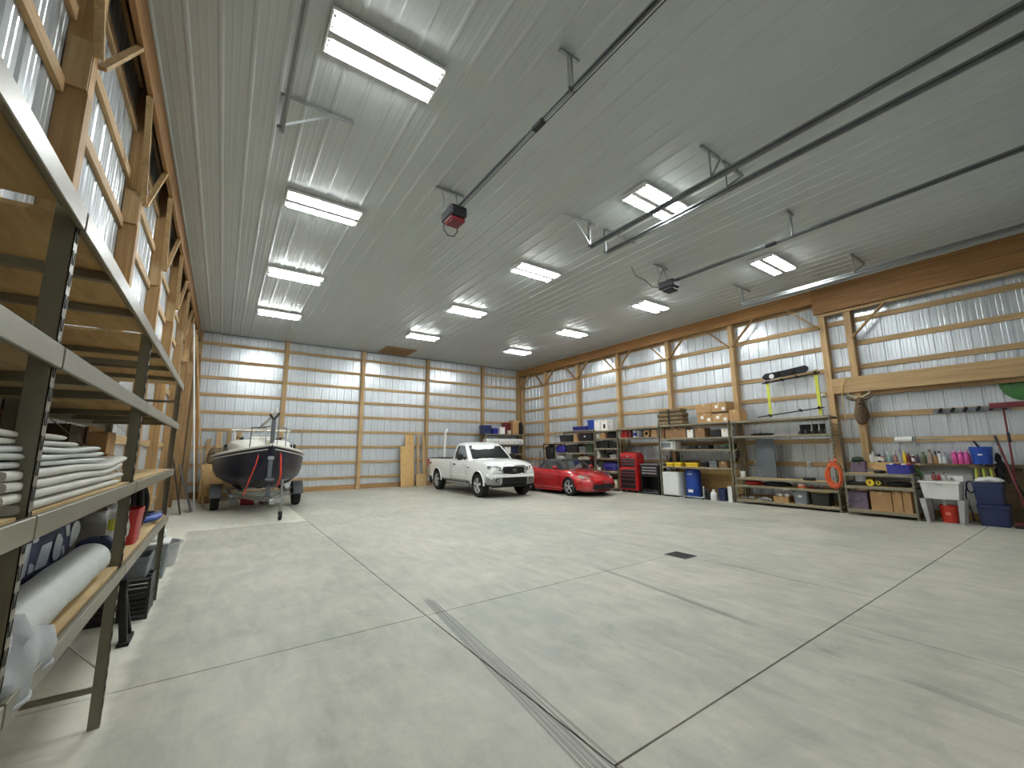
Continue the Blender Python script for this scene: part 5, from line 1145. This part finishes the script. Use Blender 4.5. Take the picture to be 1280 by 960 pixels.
# --- wall above: snowboard rack, ski straps
t = thing('ski_rack', 'wall ski rack with two yellow straps and black crossbars above the shelves', 'ski rack', (13.62, 5.2, 2.5))
for py_, z1, z0 in ((.62, 1.08, .08), (-.66, 1.14, .02)): part('strap', MB().box(-.03, py_ - .04, z0, -.02, py_ + .04, z1), YELG, t)
part('crossbar', MB().bar((-.06, .74, 1.08), (-.06, -.78, 1.2), .03, .04), BLACKM, t); part('crossbar', MB().bar((-.06, .98, .06), (-.06, -.78, .22), .025, .03), BLACKM, t)
for yy, zz_ in ((.62, 1.09), (-.66, 1.19), (.2, 1.12), (-.2, 1.15), (.62, .08), (-.66, .2), (-.2, .17)): part('hook', MB().bar((.02, yy, zz_), (-.14, yy, zz_ + .02), .03, .06), BLACKM, t)
part('wall_cleat', MB().box(-.02, .6, .95, .02, .64, 1.3).box(-.02, -.68, 1.0, .02, -.64, 1.3), DY, t)
t = thing('snowboard', 'black snowboard with white tip resting on the wall ski rack', 'snowboard', (13.5, 5.28, 3.62)); b = MB(); rings = []
for k in range(17):
    u = k / 16; yy = .62 - 1.24 * u; wd = .105 * (1 - max(0, abs(u - .5) * 2 - .86) / .14 * .7) * (.9 + .2 * (2 * u - 1) ** 2); up = .10 * max(0, abs(u - .5) * 2 - .75) / .25
    rings.append([(up * .0 - .012, yy, .13 + u * .1 - wd), (.0, yy, .13 + u * .1 - wd), (.0, yy, .13 + u * .1 + wd), (-.012, yy, .13 + u * .1 + wd)])
bd = part('deck', b.loft(rings), BLACKM, t, 40); part('graphic', MB().cyl((-.0125, .36, .14), (-.016, .36, .14), .07, n=18), WHITE, bd); part('edge', MB().tube([(-.006, r_[0][1], r_[0][2] - .004) for r_ in rings[:8]], .008, 6), WHITE, bd, 60)
for yy, zz_ in ((.2, .155), (-.22, .185)): part('binding', MB().box(-.06, yy - .06, zz_ - .05, -.013, yy + .06, zz_ + .05), BLACKM, t, bev=.01)
t = thing('spot_lamp', 'small white spot lamp clipped to the wall post above the rack', 'lamp', (13.6, 4.42, 3.05)); part('head', MB().lathe([(.03, 0), (.055, .08), (.06, .1), (.05, .1)], 14, axis='x', c=(-.12, 0, 0)), WHITE, t, 40); part('clip', MB().box(-.05, -.02, -.06, .05, .02, .0), GREY, t)
for yy, lab in ((6.5, 'small white outlet box on the girt behind the grey panel'), (5.05, 'small white outlet box on the girt above the bench shelf')):
    t = thing('outlet_box', lab, 'outlet', (13.84, yy, 1.16)); part('box', MB().box(-.03, -.04, -.06, .02, .04, .06), WHITE, t, bev=.006); part('socket', MB().box(-.032, -.015, -.04, -.03, .015, .04), GREY, t)
# --- workbench
y, w_, h = fit(1108, 1139, 580, 1.0, 12.82); T('blue crate full of rags on the low workbench', 1108, 1139, 581, 1.0, BLUEV, None, .4, X=12.82, fill=[RED, WHITE, MAROON, BLUEV, WHITE], name='storage_crate', taper=.95)
t = Lp('power_tool', 'black power tool lying on the low workbench beside the blue crate', 'power tool', 1090, 1105, 588, 1.0, BLACK, .25, X=12.85, seed=80, amp=.14); part('grip', MB().bar((0, .1, .1), (-.05, .22, .05), .04, .05), GREY, t); part('nozzle', MB().cyl((0, -.18, .08), (0, -.26, .08), .03, n=10), WHITE, t)
T('shallow black bin on the middle workbench shelf', 1058, 1083, 603, .70, BLACK, None, .4, X=12.82)
for px, lab in ((1088.5, 'yellow cylinder tape reel on the middle workbench shelf'), (1099, 'yellow and black reel beside the other reel on the workbench shelf')):
    t = thing('tape_reel', lab, 'reel', (12.86, ypx(px, 12.86, .7), .70)); part('drum', MB().cyl((-.03, 0, .08), (.05, 0, .08), .08, n=20), YEL if px < 1090 else BLACK, t, 40); part('face', MB().cyl((-.034, 0, .08), (-.03, 0, .08), .05, n=16), YEL, t); part('crank', MB().box(-.05, -.01, .06, -.034, .01, .12), BLACKM, t)
Lp('cloth_bag', 'long black bag on the middle workbench shelf', 'bag', 1107, 1138, 603, .70, BLACKM, .38, X=12.82, seed=82)
for px0, px1, lab in ((1090, 1117, 'wide kraft carton on the bottom workbench shelf'), (1118, 1130, 'kraft carton in the middle of the bottom workbench shelf'), (1131, 1142, 'kraft carton at the sink end of the bottom workbench shelf')): C(lab, px0, px1, 614.5, .14, .4, X=12.84)
y, w_, h = fit(1060, 1086, 613, .14, 12.84); t = thing('tool_box', 'dull purple metal box on the bottom workbench shelf', 'box', (13.06, y, .14)); part('case', MB().box(-.2, -w_ / 2, 0, .2, w_ / 2, h * .8), PURP, t, bev=.008); part('lid', MB().box(-.205, -w_ / 2 - .004, h * .8, .205, w_ / 2 + .004, h * .92), PURP, t, bev=.008); part('handle', MB().tube([(-.205, -.08, h * .5), (-.24, -.07, h * .5), (-.24, .07, h * .5), (-.205, .08, h * .5)], .01, 6), STEEL, t, 60)
t = thing('tool_box', 'dull purple metal box standing on the workbench against the wall', 'box', (13.6 - .25, 3.8, 1.0)); part('case', MB().box(-.08, -.17, 0, .09, .13, .27), PURP, t, bev=.008); part('latch', MB().box(-.09, -.04, .18, -.08, .02, .24), STEEL, t)
sheet('chipboard', 'small chipboard panel leaning on the wall behind the workbench', 'board', (13.40, 3.25, 1.0), (13.60, 3.25, 1.235), .8, .012, OSB, (0, 1, 0))
t = thing('bump_cap', 'dark green hat lying on top of the purple box by the post', 'hat', (13.35, 3.78, 1.27)); part('crown', MB().sph((0, 0, .05), .1, .13, .07, 14, 8), GREEND, t, 60); part('brim', MB().cyl((0, 0, 0), (0, 0, .012), .14, n=18), BLACKM, t, 40)
# --- wall ledge with bottles
ZL = 1.235
t = thing('bottle_shelf', 'long wooden ledge shelf on the wall above the sink, full of bottles', 'shelf', (13.75, 1.3, ZL)); part('board', MB().box(-.14, -1.9, -.035, .115, 2.3, 0), WY, t); part('edge_strip', MB().box(-.15, -1.9, -.05, -.14, 2.3, .002), BROWN, t)
for yy in (-1.5, 0, 1.5): part('bracket', MB().box(-.1, yy - .02, -.12, .1, yy + .02, -.036), DY, t)
BG = None
bl = [(1089.5, 567, .032, WHITE, GREYL, 'can', 'white spray can at the post end of the wall ledge'), (1092.5, 564, .04, WHITE, WHITE, 'round', 'white bottle second from the post on the wall ledge'), (1096, 568, .034, CREAM, BLACK, 'can', 'cream can with black cap on the wall ledge'),
      (1100, 566, .038, BLACK, GREYL, 'can', 'black can between the cream and the pinkish can'), (1104, 568, .036, pm('pinkish', (.72, .55, .52), .5), WHITE, 'can', 'pinkish can with white cap on the wall ledge'), (1112, 564, .045, pm('clear_teal', (.55, .66, .64), .2), WHITE, 'spray', 'pale teal spray bottle on the wall ledge'),
      (1120, 564, .045, pm('rosy_fluid', (.66, .48, .45), .3), WHITE, 'spray', 'rosy spray bottle beside the teal one'), (1126, 561, .034, GREYL, pm('lilac', (.66, .56, .72), .5), 'spray', 'grey spray bottle with lilac trigger'), (1132, 562, .034, YEL, CREAM, 'round', 'yellow bottle on the wall ledge above the blue crate'),
      (1137, 566, .04, MAROON, MAROON, 'round', 'big maroon bottle with pink label, wall ledge'), (1142.5, 568, .03, MAROON, WHITE, 'can', 'small maroon can with white cap'), (1148, 568, .034, pm('plum', (.22, .16, .24), .4), BLACK, 'round', 'dark plum bottle beside the olive bottle'),
      (1155.5, 565, .052, pm('olive_bottle', (.36, .40, .28), .35), GREEND, 'round', 'wide olive-green bottle on the wall ledge'), (1164, 562, .05, pm('beige_bottle', (.64, .56, .50), .4), BROWN, 'round', 'beige bottle past the olive one'), (1171, 564, .04, CARD, BLACK, 'spray', 'tan spray bottle with black trigger'),
      (1176, 564, .032, WHITE, BLACK, 'can', 'white can with black cap beside the tan spray bottle'), (1182, 565, .045, pm('clear_blue', (.70, .75, .76), .2), GREYL, 'spray', 'clear spray bottle beside the pink jugs')]
for px, py0, r, m_, c_, kind, lab in bl: Bt(lab, px, py0, ZL, r, m_, c_, kind, X=13.70, band=PAPER if kind == 'can' and m_ not in (WHITE,) else None)
for px, lab in ((1195, 'pink washer fluid jug nearer the clear spray bottle'), (1203, 'pink washer fluid jug in the middle of the three'), (1210.5, 'pink washer fluid jug beside the blue bucket')):
    jug(lab, (13.72, ypx(px, 13.72, ZL), ZL), .17, .095, .30, PINK, pm('pale_pink', (.86, .70, .78), .4))
bottle('pale spray bottle at the shovel end of the wall ledge', (13.72, .93, ZL), .22, .045, GREYL, BLACK, 'spray')
# paper towels, hooks, deer mount, saucer
t = thing('paper_towel_roll', 'white paper towel roll on a holder fixed to the girt', 'paper towel', (13.72, 2.92, 1.78)); part('roll', MB().cyl((0, .17, .02), (0, -.15, .02), .07, n=20), PAPER, t, 40); part('holder_arm', MB().box(-.02, -.2, -.03, .06, -.17, .09).box(-.02, .18, -.03, .06, .2, .09).cyl((0, -.7, .02), (0, -.2, .02), .015, n=8), STEEL, t)
t = thing('tool_hanger', 'grey wall strip of tool hooks fixed to the upper girt', 'tool rack', (13.80, 1.75, 2.44)); part('rail', MB().box(-.0, -.6, -.05, .03, .6, .05), GREY, t)
for k in range(6): part('clip', MB().bar((-.0, .5 - k * .2, -.03), (-.09, .44 - k * .2, .05), .05, .05), BLACK, t, bev=.008)
# deer mount
t = thing('deer_mount', 'mounted deer head with small antlers on the wall post', 'deer mount', (13.66, 3.66, 2.42), rad(14))
FUR = pm('deer_fur', (.40, .33, .25), .9, 0, .2, 12, .3); FURL = pm('deer_pale_fur', (.66, .58, .48), .9)
nk = [((.0, 0, .02), .15, .24), ((-.10, 0, .06), .15, .22), ((-.20, 0, .16), .125, .17), ((-.27, 0, .27), .10, .13), ((-.30, 0, .34), .085, .10)]
rings = [[(c_[0] + 0.5 * rz_ * math.sin(a) * .6, c_[1] + ry_ * math.cos(a), c_[2] + rz_ * math.sin(a)) for a in [2 * math.pi * i / 16 for i in range(16)]] for c_, ry_, rz_ in nk]
part('neck', MB().loft(rings), FUR, t, 60)
hd = [((-.22, 0, .38), .07, .08), ((-.32, 0, .385), .085, .085), ((-.42, 0, .35), .065, .07), ((-.52, 0, .30), .042, .048), ((-.60, 0, .27), .036, .04), ((-.63, 0, .265), .02, .022)]
rings = [[(c_[0], c_[1] + ry_ * math.cos(a), c_[2] + rz_ * math.sin(a)) for a in [2 * math.pi * i / 14 for i in range(14)]] for c_, ry_, rz_ in hd]
hdp = part('head', MB().loft(rings), FUR, t, 60); part('nose', MB().sph((-.63, 0, .272), .02, .025, .018, 10, 6), BLACKM, hdp, 60); part('muzzle', MB().sph((-.585, 0, .248), .04, .035, .028, 10, 6), FURL, hdp, 60)
for s in (-1, 1):
    part('eye', MB().sph((-.42, s * .06, .375), .018, .012, .018, 8, 6), BLACKM, hdp, 60)
    part('ear', MB().loft([[(-.28, s * .06, .42), (-.31, s * .07, .40), (-.28, s * .07, .38)], [(-.27, s * .16, .49), (-.32, s * .18, .44), (-.27, s * .17, .40)], [(-.27, s * .27, .50), (-.29, s * .28, .49), (-.27, s * .28, .48)]]), FUR, hdp, 60)
    part('antler', MB().tube([(-.29, s * .04, .45), (-.27, s * .10, .50), (-.29, s * .20, .55), (-.36, s * .24, .60), (-.42, s * .20, .64)], [.018, .016, .014, .011, .005], 8), CREAM, t, 60)
    part('antler_tine', MB().tube([(-.29, s * .20, .55), (-.31, s * .20, .61), (-.33, s * .18, .66)], [.012, .009, .004], 6), CREAM, t, 60)
part('mount_plate', MB().box(.0, -.11, -.2, .02, .11, .15), DZ, t)
t = thing('rope', 'pale rope hanging from the header beside the deer mount', 'rope', (13.56, 3.98, 2.3)); part('strand', MB().tube([(0, 0, .0), (.0, .02, .5), (0, -.02, .95), (0, -.14, 1.17), (0, -.2, 1.0)], .012, 6), pm('straw_rope', (.74, .66, .44), .9), t, 60); part('knot', MB().sph((0, 0, 0), .02, .02, .03, 8, 6), pm('straw_knot', (.70, .62, .40), .9), t, 60)
t = thing('sled_saucer', 'dark green round plastic snow saucer hung behind the header', 'sled', (13.83, .88, 2.95)); part('dish', MB().lathe([(.004, -.035), (.22, -.03), (.36, -.01), (.38, 0), (.39, -.003), (.36, -.02), (.22, -.042), (.004, -.047)], 32, axis='x'), pm('saucer_green', (.22, .42, .20), .4), t, 40)
for s in (-1, 1): part('rope_handle', MB().tube([(-.03, s * .2, .05), (-.055, s * .22, 0), (-.03, s * .2, -.05)], .008, 6), BLACKM, t, 60)
t = thing('snow_shovel', 'maroon push shovel hanging head-up on the tool hooks', 'shovel', (13.55, 1.24, .6)); part('handle', MB().cyl((0, .02, .3), (-.02, 0, 1.85), .017, n=10), MAROON, t, 40); part('blade', MB().box(-.12, -.42, 1.82, .02, .18, 1.86).box(-.13, -.42, 1.86, -.11, .18, 1.93), MAROON, t); part('grip', MB().cyl((0, .02, .02), (0, .02, .32), .022, n=10), BLACK, t); part('joint', MB().cyl((-.015, .0, 1.1), (-.018, 0, 1.3), .024, n=10), BLACK, t)
t = thing('push_broom', 'maroon-handled broom leaning beside the blue totes', 'broom', (13.2, 1.12, 0)); part('head', MB().box(-.12, -.25, .06, -.02, .22, .11), MAROON, t); part('bristles', MB().box(-.13, -.25, 0, -.01, .22, .06), BLACKM, t); part('handle', MB().cyl((-.07, 0, .1), (.42, .30, 1.72), .02, n=10), MAROON, t, 40); part('grip', MB().cyl((.40, .29, 1.64), (.46, .325, 1.84), .024, n=10), BLACK, t)
t = thing('rake', 'black-handled rake leaning on the wall behind the totes', 'rake', (13.55, 1.0, 0)); part('handle', MB().cyl((-.1, -.0, .03), (.02, .40, 1.30), .016, n=8), BLACKM, t, 40); part('head', MB().box(-.25, -.16, .0, -.02, .05, .06), BLACK, t)
for k in range(6): part('tine', MB().box(-.24, -.15 + k * .034, .0, -.23, -.14 + k * .034, .10), BLACK, t)
# sink
t = thing('utility_sink', 'white plastic utility sink on four legs under the wall ledge', 'sink', (13.05, 2.28, 0)); SW, SD = .31, .28
def sr(w_, d_, z): return [(-d_, -w_, z), (d_, -w_, z), (d_, w_, z), (-d_, w_, z)]
part('basin', MB().loft([sr(SW * .86, SD * .85, .50), sr(SW * .97, SD * .97, .84), sr(SW * 1.04, SD * 1.05, .84), sr(SW * 1.04, SD * 1.05, .88), sr(SW * .92, SD * .9, .88), sr(SW * .78, SD * .75, .53)]), WHITE, t, bev=.006)
for sx in (-1, 1):
    for sy in (-1, 1): part('leg', MB().loft([sr(.03, .03, 0), sr(.05, .05, .50)]).xf(Matrix.Translation((sx * SD * .8, sy * SW * .82, 0)) @ Matrix.Rotation(-sy * .08, 4, 'X')), GREYL, t)
part('backsplash', MB().box(SD * .95, -SW, .88, SD * 1.05, SW, .98), WHITE, t, bev=.006); part('faucet', MB().tube([(.22, -.05, .88), (.22, -.05, 1.0), (.15, -.05, 1.06), (.04, -.05, 1.02)], .014, 8), CHROME, t, 60)
for s in (-1, 1): part('tap', MB().cyl((.22, -.05 + s * .09, .88), (.22, -.05 + s * .09, .95), .02, n=10), CHROME, t)
part('front_badge', MB().box(-SD * 1.0, -.05, .80, -SD * .985, .05, .81), GREY, t); part('drain_pipe', MB().cyl((0, 0, .2), (0, 0, .5), .03, n=10).cyl((0, 0, .2), (.4, 0, .2), .03, n=10), WHITE, t)
t = prof_thing('soap_basket', 'reddish bottle caddy standing on the sink rim', 'caddy', (13.24, 2.42, .881), [(.035, 0), (.04, .01), (.04, .1), (.02, .14)], pm('reddish_clear', (.62, .36, .32), .3), [(.018, .14), (.018, .17)], BLACK); part('second_bottle', MB().lathe([(.03, 0), (.03, .09), (.015, .13)], 12, (-.0, -.08, 0)), RED, t, 40)
bucket('orange-red bucket on the floor under the utility sink', (13.1, 2.24, 0), .15, .36, REDOR)
part('round_logo', MB().loft([[(.152 * math.cos(a), .152 * math.sin(a), z) for a in [rad(q) for q in range(165, 200, 8)]] for z in (.16, .22)], False, False), pm('pale_orange', (.90, .50, .40), .5), bpy.data.objects['bucket'])
# totes and hanging bucket
yt = ypx(1242, 13.05, .2); tote('dark blue tote with lid, bottom of the stacked pair', (13.28, yt, 0), .5, .44, .43, NAVY, NAVY, None, tag_=False, name='storage_tote'); tote('dark blue tote with lid, standing on another blue tote', (13.28, yt + .02, .437), .48, .42, .42, NAVY, NAVY, None)
lump('plastic_wrap', 'white plastic bag crumpled on the upper blue tote', 'plastic bag', (13.35, yt, .863), .16, .18, .05, WHITE, None, 90, .15, lambda t: ridge(t, [(0, -.1, .08), (.02, 0, .11), (0, .1, .08)], .02, WHITE, 'knot'))
t = bucket('royal blue bucket hanging upright at the wall ledge', (13.50, ypx(1229, 13.50, 1.24), 1.24), .175, .37, BLUE); part('logo_strip', MB().loft([[(.170 * math.cos(a), .170 * math.sin(a), z) for a in [rad(q) for q in range(168, 200, 8)]] for z in (.19, .215)], False, False), PAPER, t); part('scraper', MB().bar((.02, .02, .36), (-.02, .08, .50), .05, .02), BLACK, t)
part('hanger', MB().box(.05, -.02, -.08, .17, .02, .0), STEEL, t)
t = thing('brush_set', 'yellow-green brush bristles hanging below the blue bucket', 'brush', (13.55, ypx(1230, 13.55, 1.0), .86))
for k in range(9): part('bristle_bunch', MB().bar((.0, -.16 + k * .04, .0), (.0, -.14 + k * .035, .30), .03, .02), YELG if k % 3 == 1 else (GREEND if k % 3 else pm('straw_bristle', (.50, .46, .24), .9)), t)
part('wood_back', MB().box(-.03, -.19, .29, .03, .19, .34), BROWN, t)
t = Lp('glove_pile', 'black work gloves and belts hanging beside the blue bucket', 'gloves', 1247, 1256, 570, .95, BLACKM, .16, X=13.56, seed=95, amp=.2); part('belt', MB().tube([(-.08, .1, .5), (-.1, .0, .2), (-.06, -.1, -.1)], .02, 6), BLACKM, t, 60); part('cuff', MB().cyl((-.1, .05, .3), (-.1, .1, .42), .04, n=10), GREYL, t)
t = thing('hose_loop', 'dark hose loop hanging beside the upper blue tote', 'hose', (13.4, yt + .30, .75)); part('loop', MB().tube([(0, .06 * math.cos(a), .12 * math.sin(a)) for a in [rad(q) for q in range(0, 360, 20)]], .014, 7, True), NAVY, t, 60); part('tail', MB().tube([(0, .06, 0), (.05, .1, -.2), (.1, .06, -.5), (.2, .05, -.74)], .012, 6), NAVY, t, 60)
sheet('plywood_sheet', 'grey-brown board leaning on the wall behind the totes', 'board', (13.66, 1.5, .05), (13.78, 1.5, 1.15), .7, .015, BROWN, (0, 1, 0))
t = thing('rag', 'green rag draped on the corner of the workbench by the sink', 'rag', (13.3, 2.72, 1.0)); part('cloth', MB().loft([[(-.12, .1, .14), (.12, .08, .16), (.13, .10, .17), (-.12, .12, .15)], [(-.13, -.02, .12), (.14, -.04, .10), (.15, -.03, .11), (-.12, 0, .13)], [(-.1, -.10, -.05), (.1, -.12, -.08), (.11, -.10, -.07), (-.1, -.08, -.04)]]), GREEN, t, 60); part('peg', MB().box(-.01, .05, 0, .01, .09, .14), GREYL, t)

# ================= rack in the far back corner =================
def ry_(px, Y, z):
    k = (px - 640) / FPX; r, _, f = CAMM; dz = z - CAMZ
    return (k * (f[1] * Y + f[2] * dz) - r[1] * Y - r[2] * dz) / (r[0] - k * f[0])
t = thing('corner_rack', 'steel rack against the back wall in the corner, with colourful totes on top', 'shelving rack', (12.17, 18.4, 0))
for sx in (-1, 1):
    for sy in (-1, 1): part('upright', MB().box(sx * 1.24 - .025, sy * .28 - .02, 0, sx * 1.24 + .025, sy * .28 + .02, 2.47), RACK, t)
for z in (.3, .9, 1.42, 1.92, 2.45):
    for sy in (-1, 1): part('beam', MB().box(-1.215, sy * .29 - .012, z - .07, 1.215, sy * .29 + .012, z - .002), RACK, t)
    part('deck', MB().box(-1.21, -.275, z - .018, 1.21, .275, z), PLY, t)
YK = 18.15
def BT(label, px0, px1, h, lev, mat, lid=None, **k):
    a, b = ry_(px0, YK, lev), ry_(px1, YK, lev); return tote(label, ((a + b) / 2, YK + .2, lev), b - a, .36, h, mat, lid, **k)
BT('dark navy tote at the truck end on top of the corner rack', 603, 615.5, .44, 2.45, NAVY, NAVY)
BT('smaller blue tote beside the dark navy tote on the corner rack', 616.5, 623.5, .30, 2.45, BLUEV, BLUE)
BT('red tote with lid among the blue totes on the corner rack', 632.5, 640.5, .62, 2.45, MAROON, RED).location.y = 18.46
a = ry_(628, YK, 2.45); carton('white and green printed carton on top of the corner rack', (a, YK + .15, 2.45), .36, .28, .36, PAPER, rz=rad(90))
carton('small cream carton in front of the red tote, corner rack', (ry_(636.3, 18.2, 2.45), 18.2, 2.45), .14, .16, .2, CREAM, rz=rad(90))
a = ry_(645, YK, 2.45); carton('tall brown carton on top of the corner rack by the corner post', (a, YK + .2, 2.45), .4, .38, .74, CARD, rz=rad(90))
lump('black_bag', 'black bag standing at the wall end on top of the corner rack', 'bag', (ry_(653.3, YK, 2.45), YK + .2, 2.45), .13, .16, .32, BLACKM, None, 97, .06, lambda t: ridge(t, [(-.05, -.1, .55), (0, -.1, .7), (.05, -.1, .55)], .012, BLACKM, 'handle'))
for k in range(6):
    x = 11.16 + k * .395
    t = thing('stacking_bin', 'white open-front stacking bin in the row on the corner rack', 'bin', (x + .0, 18.28, 1.92), 0, 'white bins in a row on the corner rack')
    part('body', MB().prism([(-.15, 0), (.15, 0), (.15, .28), (-.1, .28), (-.15, .2)], -.185, .185, 'x'), WHITE, t, bev=.01); part('label_slot', MB().box(-.06, -.155, .06, .06, -.15, .11), GREYL, t)
for k, (x, w_, h, m_, lab) in enumerate(((11.3, .5, .36, BLACK, 'black tote on the shelf under the white bins, truck end'), (11.85, .4, .34, GREEND, 'dark green tote under the white bins'), (12.75, .5, .4, CLOTH, 'navy tote under the white bins, corner end'))):
    tote(lab, (x, 18.35, 1.42), w_, .4, h, m_, BLACK)
carton('white carton under the row of white bins', (12.3, 18.3, 1.42), .36, .36, .36, PAPER, rz=rad(90)); carton('kraft carton low on the corner rack behind the truck', (12.4, 18.3, .9), .36, .5, .36, CARD, rz=rad(90)); tote('black tote low on the corner rack behind the truck hood', (12.95, 18.35, .9), .5, .4, .4, BLACK, BLACK)
for k, (x, y, h, lab, m_) in enumerate(((13.35, 17.6, 1.5, 'brown wooden tool handle leaning in the corner', DZ), (13.42, 17.25, 1.35, 'pale wooden tool handle leaning in the corner', WZ), (13.38, 16.95, 1.55, 'maroon tool handle leaning in the corner', MAROON), (13.3, 17.42, 1.2, 'short tan tool handle leaning in the corner', WZ))):
    t = thing('garden_tool', lab, 'garden tool', (x, y, 0)); part('handle', MB().cyl((0, 0, .2), (.2, .05, h), .018, n=8), m_, t, 40); part('head', MB().box(-.03, -.12, 0, .01, .12, .22), STEEL, t, bev=.004)
